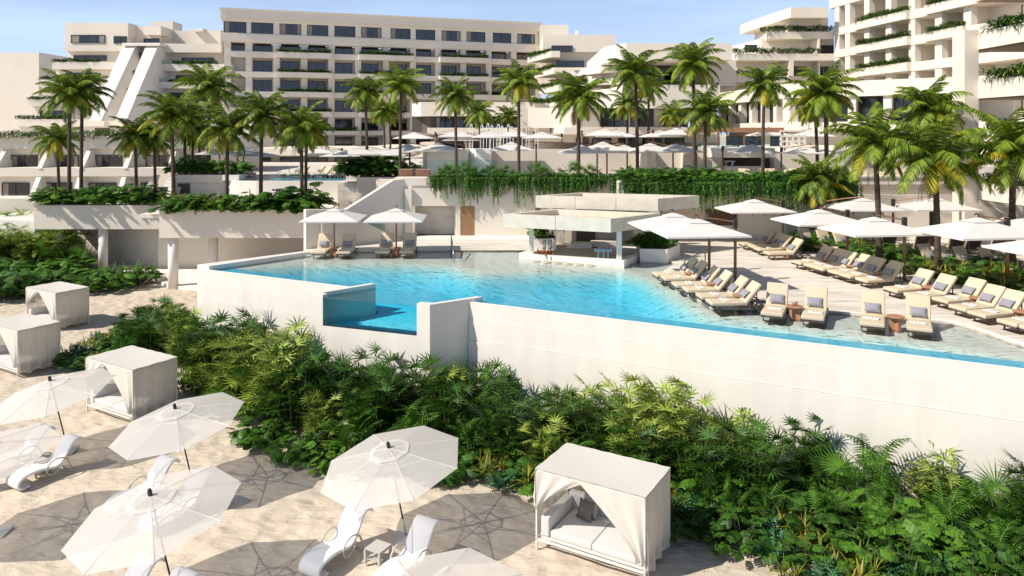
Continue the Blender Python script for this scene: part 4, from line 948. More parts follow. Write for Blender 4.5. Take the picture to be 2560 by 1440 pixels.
# planter left of that pool, stair, low door
wall('terrace_planter', 'cream planter wall with leaf shadows left of the upper terrace pool', [(432, 560, 437, 456, 61.6, 3), (436, 562, 455.8, 505, 62, .5)])
wall('round_planter', 'short white planter at the left end of the upper terrace pool', [(556, 597, 438, 451, 60.6, 1.5)], 'stucco_white')
wall('round_planter', 'short white planter at the right end of the upper terrace pool', [(866, 897, 441, 459, 59.2, 2)], 'stucco_white')
wall('terrace_planter', 'cream planter wall between the upper terrace pool and the diagonal stair wall', [(893, 1005, 443, 462, 56.5, 2), (890, 1000, 461.8, 530, 56.7, .5)])
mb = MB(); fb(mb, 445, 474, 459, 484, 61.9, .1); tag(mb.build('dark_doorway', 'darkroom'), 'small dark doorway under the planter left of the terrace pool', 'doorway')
t_ = empty('garden_stair', (X(405, 63), 63, 3.9), 0, 'flight of pale steps between sloping walls behind the left palms', 'stair')
mb = MB()
for k in range(10): mb.box(X(385, 63), X(428, 63), 62.2+k*.32, 66.5, 4.0+k*.28, 4.0+(k+1)*.28)
mb.build('steps', 'stucco_white', t_, world=True)
mb = MB(); P = [(X(352, 61), Z(483, 61)), (X(385, 61), Z(438, 61)), (X(396, 61), Z(438, 61)), (X(376, 61), Z(495, 61)), (X(352, 61), Z(495, 61))]
mb.fprism(P, 61, .3); mb.build('side_wall', 'stucco_white', t_, world=True)
mb = MB(); fb(mb, 396, 436, 436, 470, 67, .4); mb.build('back_wall', 'stucco', t_, world=True)

# ================================================================== leaves and plants
def rot_to(d, roll=0.0):
    d = d.normalized(); up = Vector((0, 0, 1)) if abs(d.z) < .98 else Vector((1, 0, 0))
    r = d.cross(up).normalized(); u = r.cross(d)
    if roll: r, u = r*math.cos(roll)+u*math.sin(roll), u*math.cos(roll)-r*math.sin(roll)
    return d, r, u
def blade(mb, base, d, L, w, droop=.3, n=2, fold=0.0, side=None, z_up=None):
    """a narrow leaf: n segments, drooping under its weight"""
    d, r, u = rot_to(d)
    if side is not None: r = side.normalized()
    pts = []; p = Vector(base); dd = Vector(d); vs = []; fs = []
    for i in range(n+1):
        t = i/n; ww = w*(.45+.9*t-1.35*t*t) if n > 1 else w*(1-t)
        if i == n: vs.append(p); break
        vs += [p-r*ww*.5, p+r*ww*.5]
        dd = (dd+Vector((0, 0, -droop/n))).normalized(); p = p+dd*(L/n)
    for i in range(n-1): a = 2*i; fs.append((a, a+1, a+3, a+2))
    a = 2*(n-1); fs.append((a, a+1, a+2)); mb.add(vs, fs)
def frond(mb, base, az, elev0, L, bend, nleaf, lw, ll, key, stemkey=None, twist=0.0, hang=.35):
    """a feather frond: arching midrib with leaflets on both sides"""
    p = Vector(base); e = elev0; n = nleaf; pts = [p.copy()]; dirs = []
    h = Vector((math.cos(az), math.sin(az), 0))
    for i in range(n):
        d = h*math.cos(e)+Vector((0, 0, math.sin(e))); dirs.append(d); p = p+d*(L/n); pts.append(p.copy()); e -= bend/n*(.5+i/n)
    side = h.cross(Vector((0, 0, 1)))
    side = side*math.cos(twist)+Vector((0, 0, 1))*math.sin(twist)
    mb.use(stemkey or key); w = .022
    vs = []; 
    for i, q in enumerate(pts):
        ww = w*(1-.8*i/n); vs += [q-side*ww, q+side*ww]
    mb.add(vs, [(2*i, 2*i+1, 2*i+3, 2*i+2) for i in range(n)])
    mb.use(key)
    for i in range(1, n+1):
        t = i/n; l = ll*(math.sin(math.pi*min(1, .12+t*.86))**.6)*(1-.25*t)
        for sgn in (-1, 1):
            d = dirs[min(i, n-1)]*(.45+.35*t)+side*sgn*.9+Vector((0, 0, -hang*(.6+random.random()*.8)))
            q = pts[i]; d.normalize(); tip = q+d*l+Vector((0, 0, -l*hang*.5)); m_ = q+d*l*.5
            ax = dirs[min(i, n-1)]*lw
            mb.add([q-ax*.5, q+ax*.5, m_+ax*.55, tip, m_-ax*.55], [(0, 1, 2, 3, 4)])
def palm_crown(seed, nf=30, L=2.75):
    random.seed(seed); g_ = MB(); y_ = MB(); ddd = MB()
    for i in range(nf):
        t = i/(nf-1); az = i*2.39996+random.uniform(-.2, .2)
        el = R(84-122*t+random.uniform(-8, 8)); bend = R(82+random.uniform(-12, 26)) if t < .7 else R(62)
        mbx = g_; key = 'palmgreen'
        if t > .60 and random.random() < .30: mbx, key = y_, 'palmyel'
        frond(mbx, (.05*math.cos(az), .05*math.sin(az), .1*(1-t)), az, el, L*(.9+.2*random.random())*(1.0 if t < .85 else .85), bend, 30, .08, .78, key, 'palmyel' if key == 'palmyel' else 'palmgreen', random.uniform(-.5, .5), .42)
    for i in range(3):
        az = random.uniform(0, 6.28); frond(ddd, (.05*math.cos(az), .05*math.sin(az), -.15), az, R(-58), 2.1, R(36), 16, .05, .45, 'deadfrond', 'deadfrond', 0, .8)
    return g_, y_, ddd
CROWNS = []
for sd in (3, 11, 23, 42, 57):
    t_ = empty('palm_proto', (0, 0, 0)); g_, y_, dd_ = palm_crown(sd)
    CROWNS.append((g_.build('crown', None).data, y_.build('yellow_fronds', None).data, dd_.build('dead_fronds', None).data))
for o in [o for o in bpy.data.objects if o.name.split('.')[0] in ('palm_proto', 'crown', 'yellow_fronds', 'dead_fronds')]: bpy.data.objects.remove(o)
def palm(x, y, zg, h, L, seed, label, group, dead=True, lean=None):
    random.seed(seed*13+5)
    label = ' '.join(label.split()[:16]); t_ = empty('palm_tree', (x, y, zg), 0, label, 'palm tree', group)
    lx, ly = lean if lean else (random.uniform(-.35, .35), random.uniform(-.2, .2)); sc = L/2.75
    mb = MB(); mb.smooth = True; path = []; rad = []; N_ = max(14, int(h*5))
    for i in range(N_+1):
        f_ = i/N_; path.append((lx*f_*f_, ly*f_*f_, h*f_)); r0 = .135*(1.35-.35*min(1, f_*6)) if f_ < .17 else .135-.03*f_
        rad.append(r0*(1+.10*(i % 2))*max(.9, min(1.25, sc*1.1)))
    path.append((lx, ly, h+.18*sc)); rad.append(.05); mb.tube(path, rad, 9)
    mb.build('trunk', 'trunk', t_)
    c = CROWNS[seed % len(CROWNS)]
    for nm, me in (('crown', c[0]), ('yellow_fronds', c[1]), ('dead_fronds', c[2])):
        if nm == 'dead_fronds' and not dead: continue
        o = bpy.data.objects.new(nm, me); COL.objects.link(o); o.parent = t_; o.location = (lx, ly, h); o.scale = (sc,)*3; o.rotation_euler = (0, 0, seed*1.7)
    return t_
def palm_px(uc, vc, ub, vb, D, rpx, zg, seed, where, group='coconut palms of the resort', dead=True):
    top = A(uc, vc, D); bx_ = X(ub, D); L = rpx*D/F*1.12
    palm(bx_, D, zg, top.z-zg, L, seed, where, group, dead, (top.x-bx_, 0))
PALMS = [ # crown u,v, base u,v, depth, radius px, ground z, seed, label
 (175, 238, 173, 505, 57.6, 78, 5.2, 1, 'tall coconut palm with a leaning slim trunk, front one of the pair left of the sloping buttresses'),
 (206, 232, 203, 490, 58.6, 76, 5.2, 2, 'tall coconut palm just right of the leftmost tall one, dense dark crown'),
 (143, 352, 147, 488, 60, 62, 5.2, 3, 'short coconut palm at the far left with one bright yellow frond'),
 (338, 342, 341, 490, 59, 68, 5.2, 4, 'short coconut palm in front of the low room row, standing left of the garden stair'),
 (386, 352, 388, 488, 60, 55, 5.2, 5, 'short dark coconut palm beside the foot of the garden stair'),
 (428, 288, 434, 495, 53.6, 82, 5.2, 6, 'coconut palm with a yellow draped frond on the left pavilion planter'),
 (462, 292, 462, 430, 63, 66, TZ1, 7, 'coconut palm half hidden behind its neighbour above the stair planter'),
 (524, 222, 522, 412, 66, 84, TZ1, 8, 'tall coconut palm rising behind the umbrellas of the left terrace'),
 (483, 322, 481, 420, 64, 56, TZ1, 9, 'small coconut palm in the middle of the cluster above the stair planter'),
 (570, 325, 567, 502, 52.3, 82, 5.2, 10, 'coconut palm on the pavilion planter with wide yellow lower fronds'),
 (655, 290, 652, 492, 52.6, 82, 5.2, 11, 'coconut palm on the pavilion planter before the terrace pool wall'),
 (752, 322, 755, 500, 52.2, 80, 5.2, 12, 'coconut palm at the right end of the pavilion planter'),
 (767, 335, 764, 490, 54.0, 55, 5.2, 13, 'thin coconut palm tucked behind the last palm of the pavilion planter'),
 (498, 340, 499, 425, 67, 50, TZ1, 14, 'slim coconut palm behind the left umbrellas'),
 (913, 232, 918, 418, 57.4, 60, TZ1, 15, 'coconut palm with a pale crown before the central block, left of two'),
 (1003, 215, 1000, 428, 55, 66, TZ1, 16, 'tall coconut palm beside the small stair left of the hanging vines'),
 (958, 278, 962, 372, 78, 46, TZ1, 17, 'small coconut palm in the group of three far behind the left umbrellas'),
 (975, 285, 976, 360, 80, 40, TZ1, 18, 'smallest coconut palm of the group far behind the left umbrellas'),
 (1137, 242, 1141, 424, 54, 62, TZ1, 19, 'coconut palm before the left end of the lobby band'),
 (1196, 282, 1201, 345, 76, 48, TZ2, 20, 'coconut palm by the fountain with a broad pale crown'),
 (1269, 290, 1270, 345, 78, 36, TZ2, 21, 'little coconut palm behind the fountain jets'),
 (1297, 210, 1297, 422, 52.6, 68, TZ1, 22, 'slim tall coconut palm in the middle of the picture behind the hanging vines'),
 (1448, 246, 1446, 424, 51.5, 84, TZ1, 23, 'wide coconut palm with a yellow hanging frond before the lobby steps'),
 (1588, 182, 1594, 430, 54, 78, TZ1, 24, 'very tall coconut palm with yellowing fronds right of the wide one'),
 (1570, 262, 1568, 345, 74, 55, TZ2, 25, 'coconut palm standing in the shade of the very tall one'),
 (1622, 218, 1621, 345, 76, 52, TZ2, 26, 'far coconut palm just right of the very tall one'),
 (1733, 162, 1736, 425, 53, 80, TZ1, 27, 'tallest coconut palm against the sky left of the corner wing'),
 (1680, 285, 1681, 345, 72, 42, TZ2, 28, 'small far coconut palm behind the umbrellas with one golden frond'),
 (1764, 282, 1762, 440, 50.4, 78, TZ1, 29, 'coconut palm before the pergola lounge, lower than its tall neighbour'),
 (1910, 215, 1907, 445, 49.6, 74, TZ1, 30, 'coconut palm with two golden fronds in front of the terrace bar'),
 (2062, 232, 2067, 400, 52.5, 92, TZ1, 31, 'broad coconut palm against the tall balcony block, trunk on the right'),
 (2036, 262, 2044, 380, 55, 72, TZ1, 32, 'coconut palm mostly hidden by the broad one beside it'),
 (2044, 452, 2048, 560, 43, 82, DZ, 33, 'low coconut palm in front of the hanging vines on the lounger deck'),
 (2186, 362, 2198, 640, 35.5, 118, DZ, 34, 'big coconut palm left of the two standing in the deck planting'),
 (2336, 392, 2344, 668, 33.5, 132, DZ, 36, 'big coconut palm with a hanging dead frond in the middle of the deck planting'),
 (2322, 275, 2330, 600, 42.5, 96, DZ, 37, 'tall coconut palm rising behind the big one with the dead frond'),
 (2532, 378, 2530, 680, 34.0, 136, DZ, 38, 'big coconut palm cut by the right edge of the picture'),
]
for p in PALMS: palm_px(*p)

# ---- plant prototypes (height about as named); each is one plant
def place_leafball(): pass
def P_rhapis(seed, h=2.2, key='leaflime', nst=16):
    """bushy fan palm: many canes each carrying hands of narrow leaflets"""
    random.seed(seed); st = MB(); lf = MB(); lf.use(key)
    for i in range(nst):
        az = random.uniform(0, 6.28); r0 = random.uniform(0, .32); sp = random.uniform(.1, .62); hh = h*random.uniform(.45, 1)
        b0 = Vector((r0*math.cos(az), r0*math.sin(az), 0)); top = b0+Vector((sp*math.cos(az), sp*math.sin(az), hh*.82)); st.use('stem'); st.tube([b0, (b0+top)/2+Vector((0, 0, .05)), top], [.014, .012, .009], 4, False)
        for k in range(7):
            t = .42+.58*(k+.5)/7; q = b0.lerp(top, t); a2 = az+k*2.4+random.uniform(-.5, .5); up = .9 if t > .85 else .35
            d = Vector((math.cos(a2), math.sin(a2), up)); d.normalize(); l = .26*random.uniform(.8, 1.2); e = q+d*l
            nl = 9; _, r, u = rot_to(d, random.uniform(-.3, .3))
            for j in range(nl):
                an = (j-(nl-1)/2)*.40; dj = d*math.cos(an)+r*math.sin(an); blade(lf, e, dj+u*.10, .40*random.uniform(.88, 1.08)*(1-.10*abs(an)), .068, .28, 2, side=(r*math.cos(an)-d*math.sin(an)))
    return st, lf
def P_fan(seed, h=1.8, key='leafmid'):
    """round fan leaves on long stalks"""
    random.seed(seed); st = MB(); lf = MB(); lf.use(key)
    for i in range(11):
        az = i*2.4+random.uniform(-.3, .3); el = R(78-5.2*i); l = h*random.uniform(.55, .75)
        d = Vector((math.cos(az)*math.cos(el), math.sin(az)*math.cos(el), math.sin(el))); e = d*l; st.tube([(0, 0, 0), e*.5+Vector((0, 0, .05)), e], [.02, .014, .01], 4, False)
        d2 = (d+Vector((0, 0, -.25))).normalized(); _, r, u = rot_to(d2, random.uniform(-.4, .4)); nl = 26
        for j in range(nl):
            an = (j-(nl-1)/2)*.19; dj = d2*math.cos(an)+r*math.sin(an); blade(lf, e, dj+u*.12, .62*random.uniform(.9, 1.05)*(1-.12*abs(an)/2.4), .055, .35, 2, side=(r*math.cos(an)-d2*math.sin(an)))
    return st, lf
def P_areca(seed, h=2.0, key='leafmid'):
    random.seed(seed); st = MB(); lf = MB()
    for i in range(20):
        az = random.uniform(0, 6.28); b0 = Vector((random.uniform(-.25, .25), random.uniform(-.25, .25), random.uniform(.0, h*.42)))
        st.tube([(b0.x, b0.y, 0), b0], [.015, .013], 4, False)
        frond(lf, b0, az, R(random.uniform(50, 84)), h*random.uniform(.45, .62), R(random.uniform(60, 95)), 15, .030, .26, key, key, random.uniform(-.6, .6), .25)
    return st, lf
def lobed(mb, base, d, L, W, cuts=6, droop=.35, roll=0):
    """a broad cut leaf: heart shape with fingers, as a fan of quads either side of the rib"""
    d, r, u = rot_to(d, roll); n = cuts*2
    ribs = []; p = Vector(base); dd = Vector(d)
    for i in range(n+1):
        ribs.append(p.copy()); dd = (dd+Vector((0, 0, -droop/n))).normalized(); p = p+dd*(L/n)
    for sgn in (-1, 1):
        for i in range(cuts):
            a, b = ribs[2*i], ribs[2*i+1] + (ribs[2*i+2]-ribs[2*i+1])*.86
            t = (i+.5)/cuts; w = W*.5*(math.sin(math.pi*(.22+.74*t))**.7)
            o1 = r*sgn*w+dd*(L*.10)+Vector((0, 0, -.18*w)); mb.add([a, b, b+o1*.95, a+o1], [(0, 1, 2, 3)] if sgn > 0 else [(3, 2, 1, 0)])
    mb.add([ribs[-3]+r*W*.10, ribs[-3]-r*W*.10, ribs[-1]+dd*L*.08], [(0, 1, 2)])
def P_monstera(seed, h=1.0, key='leafdark', n=24, W=.36):
    random.seed(seed); st = MB(); lf = MB(); lf.use(key)
    for i in range(n):
        az = random.uniform(0, 6.28); el = R(random.uniform(25, 82)); l = h*random.uniform(.4, .85)
        d = Vector((math.cos(az)*math.cos(el), math.sin(az)*math.cos(el), math.sin(el))); e = d*l; st.tube([(0, 0, 0), e*.5+Vector((0, 0, .04)), e], [.012, .01, .008], 3, False)
        d2 = Vector((math.cos(az), math.sin(az), random.uniform(-.35, .45))); lobed(lf, e, d2, W*random.uniform(.9, 1.3), W*random.uniform(.85, 1.15), 5, .5, random.uniform(-.5, .5))
    return st, lf
def P_strap(seed, h=.75, key='leafyel', n=40, w=.085):
    random.seed(seed); st = MB(); lf = MB(); lf.use(key)
    for s_ in range(4):
        c = Vector((random.uniform(-.28, .28), random.uniform(-.28, .28), random.uniform(.05, h*.45))); st.tube([(c.x*.6, c.y*.6, 0), c], .02, 4, False)
        for i in range(n//4):
            az = i*2.4+s_; el = R(85-62*i/(n/4)+random.uniform(-8, 8)); d = Vector((math.cos(az)*math.cos(el), math.sin(az)*math.cos(el), math.sin(el))); blade(lf, c, d, h*random.uniform(.65, .95), w, 1.1, 4)
    return st, lf
def P_feather(seed, h=.6, key='leafblue'):
    random.seed(seed); st = MB(); lf = MB()
    for i in range(34):
        az = random.uniform(0, 6.28); b0 = Vector((random.uniform(-.22, .22), random.uniform(-.22, .22), random.uniform(0, .2)))
        frond(lf, b0, az, R(random.uniform(30, 84)), h*random.uniform(.7, 1), R(random.uniform(20, 60)), 7, .04, .15, key, key, random.uniform(-1, 1), .1)
    st.tube([(0, 0, 0), (0, 0, .2)], .02, 5); return st, lf
PR = {}
def reg(kind, fn, seeds, name, cat, **kw):
    PR[kind] = []
    for sd in seeds:
        st, lf = fn(sd, **kw); o = empty(name, (0, 0, 0)); lf.build('foliage', None, o); st.build('stems', 'stem' if not st.mats else None, o); tag(o, 'x', cat); PR[kind].append(Proto(o))
reg('rhapis', P_rhapis, (1, 2, 3), 'fan_leaved_shrub', 'shrub')
reg('rhapisdark', P_rhapis, (31, 32), 'fan_leaved_shrub', 'shrub', key='leafdeep', nst=18)
reg('fan', P_fan, (5, 6), 'fan_palm', 'fan palm')
reg('areca', P_areca, (7, 8), 'feather_palm', 'palm shrub')
reg('monstera', P_monstera, (9, 10, 11), 'split_leaf_plant', 'plant', key='leafdeep', n=34)
reg('strap', P_strap, (12, 13, 14), 'strap_leaved_plant', 'plant')
reg('strapgreen', P_strap, (15, 16), 'strap_leaved_plant', 'plant', key='leafmid', n=36, w=.07)
reg('feather', P_feather, (17, 18), 'feathery_shrub', 'shrub')
reg('philo', P_monstera, (19, 20, 21), 'leafy_plant', 'leafy plant', key='leafmid', n=36, W=.30)
WHAT = {'rhapisdark': 'bushy deep green fan-leaved shrub', 'rhapis': 'bushy yellow-green fan-leaved shrub', 'fan': 'dark green spiky fan palm', 'areca': 'bright green feathery palm shrub', 'monstera': 'low plant with big cut leaves', 'strap': 'low yellow-green strap-leaved plant', 'strapgreen': 'low green strap-leaved plant', 'feather': 'small blue-green feathery shrub', 'philo': 'leafy deep-cut green plant'}
def put(kind, x, y, z, sc, where, gwhere):
    random.seed(int(abs(x)*977+abs(y)*7919)); pr = random.choice(PR[kind])
    return pr.put((x, y, z), random.uniform(0, 6.28), WHAT[kind]+' '+where, ('%s %s' % (WHAT[kind], gwhere))[:110], (sc*random.uniform(.88, 1.12), sc*random.uniform(.88, 1.12), sc*random.uniform(.9, 1.1)))
# ================================================================== the beach planting below the pool wall
def poisson(poly, r, rng, tries=9000, avoid=(), xr=None):
    xs_ = [p[0] for p in poly]; ys_ = [p[1] for p in poly]; out = []
    for _ in range(tries):
        p = Vector((rng.uniform(min(xs_), max(xs_)), rng.uniform(min(ys_), max(ys_))))
        if not pip(p, poly): continue
        if any((p-q).length < r for q in out): continue
        if any((p-Vector(q[:2])).length < q[2] for q in avoid): continue
        out.append(p)
    return out
fr = [G(u, v).xy for u, v in ((445, 785), (400, 800), (300, 835), (205, 870), (160, 905), (165, 925), (240, 945), (330, 935), (445, 985), (560, 1085), (640, 1135), (760, 1175), (830, 1205), (900, 1215), (1060, 1215), (1150, 1210), (1220, 1235), (1310, 1245), (1400, 1268), (1560, 1310), (1700, 1350), (1775, 1385), (1880, 1402), (1930, 1460), (2100, 1540), (2700, 1640))]
wallside = [edge(EL+4, .45), edge(tR+.3, .45), FR+Vector((.5, -.35)), FR+Vector((.2, -.4)), FL+Vector((-.3, -.4)), FL+Vector((-.5, .1)), edge(tL-.5, .5), edge(.3, .5), edge(-.8, .6)]
bed = fr+wallside
mb = MB(); mb.prism(bed, .0, .035); tag(mb.build('planting_soil', 'soil'), kind='structure') if False else None
rng = random.Random(5)
def dwall(p): 
    return min(segd(p, wallside[i], wallside[i+1]) for i in range(len(wallside)-1))
def dfront(p): return min(segd(p, fr[i], fr[i+1]) for i in range(len(fr)-1))
def zone(p):
    u = U0+F*p.x/p.y
    return 'at the far left of the beach bed' if u < 560 else 'left of the glass tank' if u < 780 else 'in front of the glass tank' if u < 1180 else 'between the tank and the big cabana' if u < 1700 else 'right of the big cabana' if u < 2150 else 'in the right corner below the pool wall'
tall = poisson(bed, 1.02, rng)
cnt = {}
for p in tall:
    dw, df = dwall(p), dfront(p); k = None
    u = U0+F*p.x/p.y
    if df < 1.2: continue
    if dw < 3.9 and df > 1.2:
        r_ = rng.random(); k = ('rhapis' if rng.random() < .48 else 'rhapisdark') if r_ < (.66 if u < 2050 else .30) else 'fan' if r_ < (.88 if u < 2050 else .62) else 'areca'
        sc = ((1.5 if u < 780 else 1.36 if u < 1800 else 1.22) if k.startswith('rhapis') else 1.2)*rng.uniform(.85, 1.12)*(1.0 if dw < 2.6 else .82)
        if p.y < 22: sc *= .92
    elif df > 2.2 and rng.random() < .35: k = rng.choice(('fan', 'rhapisdark', 'areca')); sc = .75
    if k: put(k, p.x, p.y, 0, sc, zone(p), zone(p))
low = poisson(bed, .48, rng, 16000)
for p in low:
    dw, df = dwall(p), dfront(p)
    if df < .18: continue
    if dw < 2.6: 
        if rng.random() < .75: continue
        k = 'philo'; sc = 1.3
    else:
        r_ = rng.random()
        if df > 1.6: k = 'monstera' if r_ < .34 else 'philo' if r_ < .6 else 'strapgreen' if r_ < .74 else 'strap' if r_ < .86 else 'feather'; sc = 1.02
        else: k = 'monstera' if r_ < .14 else 'philo' if r_ < .26 else 'strap' if r_ < .66 else 'strapgreen' if r_ < .8 else 'feather'; sc = .9
        if k == 'feather': sc = 1.15
    put(k, p.x, p.y, 0, sc*rng.uniform(.85, 1.2), zone(p), zone(p))
# left bed between pavilion columns and cabanas
bed2 = [G(u, v).xy for u, v in ((-120, 700), (-60, 640), (60, 640), (150, 655), (178, 690), (255, 708), (345, 693), (370, 700), (360, 716), (240, 735), (150, 742), (40, 747), (-60, 752))]
for p in poisson(bed2, 1.0, rng, 6000):
    u = U0+F*p.x/p.y; back_ = p.y > 56.5
    if back_ and u < 185: put('rhapis' if rng.random() < .8 else 'fan', p.x, p.y, 0, rng.uniform(1.45, 1.9), 'in the bed beside the first pavilion column', 'beside the pavilion')
    else: put(rng.choice(('philo', 'monstera', 'philo', 'strapgreen')), p.x, p.y, 0, rng.uniform(1.5, 2.0), 'in the bed before the pavilion columns', 'before the pavilion')
for u, v, k, sc in ((120, 680, 'rhapis', 1.6), (90, 660, 'rhapis', 1.8), (60, 655, 'rhapis', 1.9), (30, 650, 'rhapis', 2.0), (165, 682, 'rhapis', 1.5), (180, 690, 'fan', 1.4), (10, 655, 'rhapis', 1.9), (75, 675, 'fan', 1.5), (45, 672, 'rhapis', 1.6)):
    p = G(u, v); put(k, p.x, p.y, 0, sc, 'in the bed beside the first pavilion column', 'beside the pavilion')

# ================================================================== planters on the pavilion and walls near by
def row(a, b, n, kinds, sc, where, rows=2, dy=.45, rng=rng):
    for j in range(rows):
        for i in range(n):
            f_ = (i+rng.uniform(.1, .9))/n; p = Vector(a).lerp(Vector(b), f_); put(rng.choice(kinds), p.x, p.y+j*dy+rng.uniform(-.1, .1), p.z, sc*rng.uniform(.8, 1.25), where, where)
K4 = ('philo', 'philo', 'strapgreen', 'monstera', 'strap', 'philo')
row((X(92, DA), DA+.5, 5.25), (X(368, DA), DA+.5, 5.25), 16, K4, 1.6, 'on the left pavilion fascia', 2, .8)
row((X(403, DB), DB+.45, 5.2), (X(765, DB), DB+.45, 5.2), 20, K4, 1.55, 'on the right pavilion fascia', 2, .8)
row((X(695, DB), DB+.6, 5.2), (X(770, DB), DB+.6, 5.2), 5, ('monstera',), 2.0, 'on the right pavilion fascia', 1)
row((X(425, 61.6), 62, Z(437, 61.6)), (X(595, 61.6), 62, Z(437, 61.6)), 13, ('philo', 'strapgreen', 'philo'), 1.5, 'on the planter left of the terrace pool', 2, .8)
row((X(868, 57), 57.2, Z(443, 56.5)), (X(1005, 57), 57.2, Z(443, 56.5)), 11, ('philo', 'philo', 'monstera'), 1.55, 'on the planter right of the terrace pool', 2, .7)
row((X(1085, 45.5), 45.7, 7.95), (X(1560, 45.5), 45.7, 7.95), 22, ('philo', 'monstera', 'philo', 'fan'), .62, 'above the left hanging vines', 2, .5)
row((X(1560, 44), 44.2, 7.85), (X(2135, 44), 44.2, 7.85), 30, ('philo', 'monstera', 'philo'), .85, 'above the right hanging vines', 3, .55)
row((X(1560, 46), 46.3, 7.9), (X(1790, 46), 46.3, 7.9), 12, ('philo', 'monstera', 'philo'), .95, 'behind the right hanging vines', 2, .55)
row(Vector((X(1336, 39.8), 39.95, 5.26)), Vector((X(1362, 39.8), 39.95, 5.26)), 3, ('strapgreen', 'philo'), 1.15, 'in the planter behind the bar bottles', 1)
row(Vector((X(1370, 40.2), 40.3, 5.26)), Vector((X(1388, 40.2), 40.3, 5.26)), 2, ('fan',), .6, 'in the planter behind the bar bottles', 1)
q1 = G(1605, 655, 4.35); q2 = G(1665, 657, 4.35); q3 = G(1690, 646, 4.4)
row(Vector((q1.x, q1.y+.6, 5.0)), Vector((q2.x, q2.y+.6, 5.0)), 6, ('philo', 'monstera', 'areca'), .8, 'in the white planter right of the bar', 2, .6)
row(Vector((q2.x, q2.y+.4, 5.0)), Vector((q3.x, q3.y+.3, 5.0)), 3, ('strapgreen', 'strap'), .9, 'at the right end of the white planter beside the bar', 1)
# hanging vines
VN = []
for sd in (1, 2, 3, 4):
    random.seed(sd); mb = MB(); mb.use('vine'); st_ = MB()
    for s_ in range(26):
        x_ = max(-.5, min(.5, random.gauss(0, .24))); ln = random.uniform(.5, 1.0)*(1.5 if random.random() < .35 else .95); y_ = -random.uniform(.02, .22); px_ = Vector((x_, .1, .12)); 
        n_ = int(ln*26); px_ = Vector((x_, y_, .08)); sw = random.uniform(-.06, .06)
        st_.tube([(x_, .15, .1), (x_, y_, .1), (x_+sw*.5, y_, -ln*.5), (x_+sw, y_, -ln)], .006, 3, False)
        for i in range(n_):
            t = i/n_; q = Vector((x_+sw*t+random.uniform(-.05, .05)*(1.2-t), y_+random.uniform(-.05, .05), .1-ln*t)); az = random.uniform(-3.1, 0)
            blade(mb, q, Vector((math.cos(az), math.sin(az), random.uniform(-.7, .2))), .13, .085, .5, 2)
    for i in range(200):
        q = Vector((random.uniform(-.45, .45), random.uniform(-.15, .3), random.uniform(.0, .32))); az = random.uniform(0, 6.28)
        blade(mb, q, Vector((math.cos(az), math.sin(az), random.uniform(-.2, .8))), .16, .10, .5, 2)
    o = empty('hanging_vine', (0, 0, 0)); mb.build('foliage', None, o); st_.build('stems', 'stem', o); tag(o, 'x', 'vine'); VN.append(Proto(o))
def vines(u0, u1, D, z, n, where, smin=.6, smax=1.35):
    for i in range(n):
        u = u0+(u1-u0)*(i+rng.uniform(.2, .8))/n
        VN[rng.randrange(4)].put((X(u, D), D, z), rng.uniform(-.12, .12), 'trailing green vine hanging '+where, 'hanging vines '+where, (1.15, 1, rng.uniform(smin, smax)))
vines(1078, 1545, 45.0, 8.1, 19, 'above the wooden door and bar roof')
vines(1558, 2138, 43.55, 7.9, 25, 'behind the white umbrellas on the right', .7, 1.45)
vines(2090, 2138, 43.9, 7.7, 3, 'behind the white umbrellas on the right', .7, .9)
# deck planting round the big palms
island = [G(u, v, DZ).xy for u, v in ((1985, 615), (2010, 600), (2060, 606), (2130, 625), (2260, 640), (2400, 668), (2560, 690), (2700, 720), (2700, 790), (2560, 745), (2500, 735), (2440, 720), (2330, 695), (2290, 690), (2250, 668), (2140, 640), (2060, 632), (2010, 632))]
mb = MB(); mb.prism(island, DZ+.001, DZ+.05); tag(mb.build('planting_soil', 'soil'), kind='structure')
for p in poisson(island, .55, rng, 7000):
    put(rng.choice(('philo', 'monstera', 'philo', 'strapgreen', 'strap')), p.x, p.y, DZ, rng.uniform(.75, 1.05), 'in the deck planting under the big palms', 'under the big palms')

# ================================================================== balcony plantings on the buildings: leafy masses
def hedge(a, b, w_, h_, label, mode):
    a, b = Vector(a), Vector(b); L_ = (b-a).length; rg = random.Random(int(a.x*31+a.z*17)); mb = MB()
    e_ = (b-a).normalized(); nn = Vector((-e_.y, e_.x, 0)); n = int(L_*(130 if mode == 'far' else 190)); sz = .50 if mode == 'far' else .42
    amp = [rg.uniform(.55, 1.1) for _ in range(int(L_/1.0)+3)]
    for i in range(n):
        t = rg.random(); s_ = t*L_; hh = h_*(amp[int(s_)]*(1-(s_ % 1))+amp[int(s_)+1]*(s_ % 1))
        q = a+e_*s_+nn*rg.uniform(-w_/2, w_/2)+Vector((0, 0, rg.random()**.8*hh*.8-.05)); az = rg.uniform(0, 6.28)
        d = Vector((math.cos(az), math.sin(az), rg.uniform(-.2, 1.1)))
        mb.use('leafdark' if rg.random() < .4 else 'leafmid' if rg.random() < .8 else 'leafyel'); random.seed(i)
        if mode == 'far': blade(mb, q, d, sz*rg.uniform(.7, 1.3), .24, .5, 2)
        else: blade(mb, q, d, sz*rg.uniform(.8, 1.6), .14, .9, 3)
    return tag(mb.build('balcony_planting', None), label, 'planting', 'planted balconies of the hotel', 'stuff')
for h_ in HEDGES: hedge(*h_)
row((X(1640, 72), 72, TZ2), (X(1670, 72), 72, TZ2), 3, ('philo',), .8, 'behind the far umbrellas near the terrace bar', 1)
row((X(1170, 74), 74, TZ2), (X(1240, 74), 74, TZ2), 6, ('philo', 'strapgreen'), 1.0, 'at the foot of the fountain', 1)
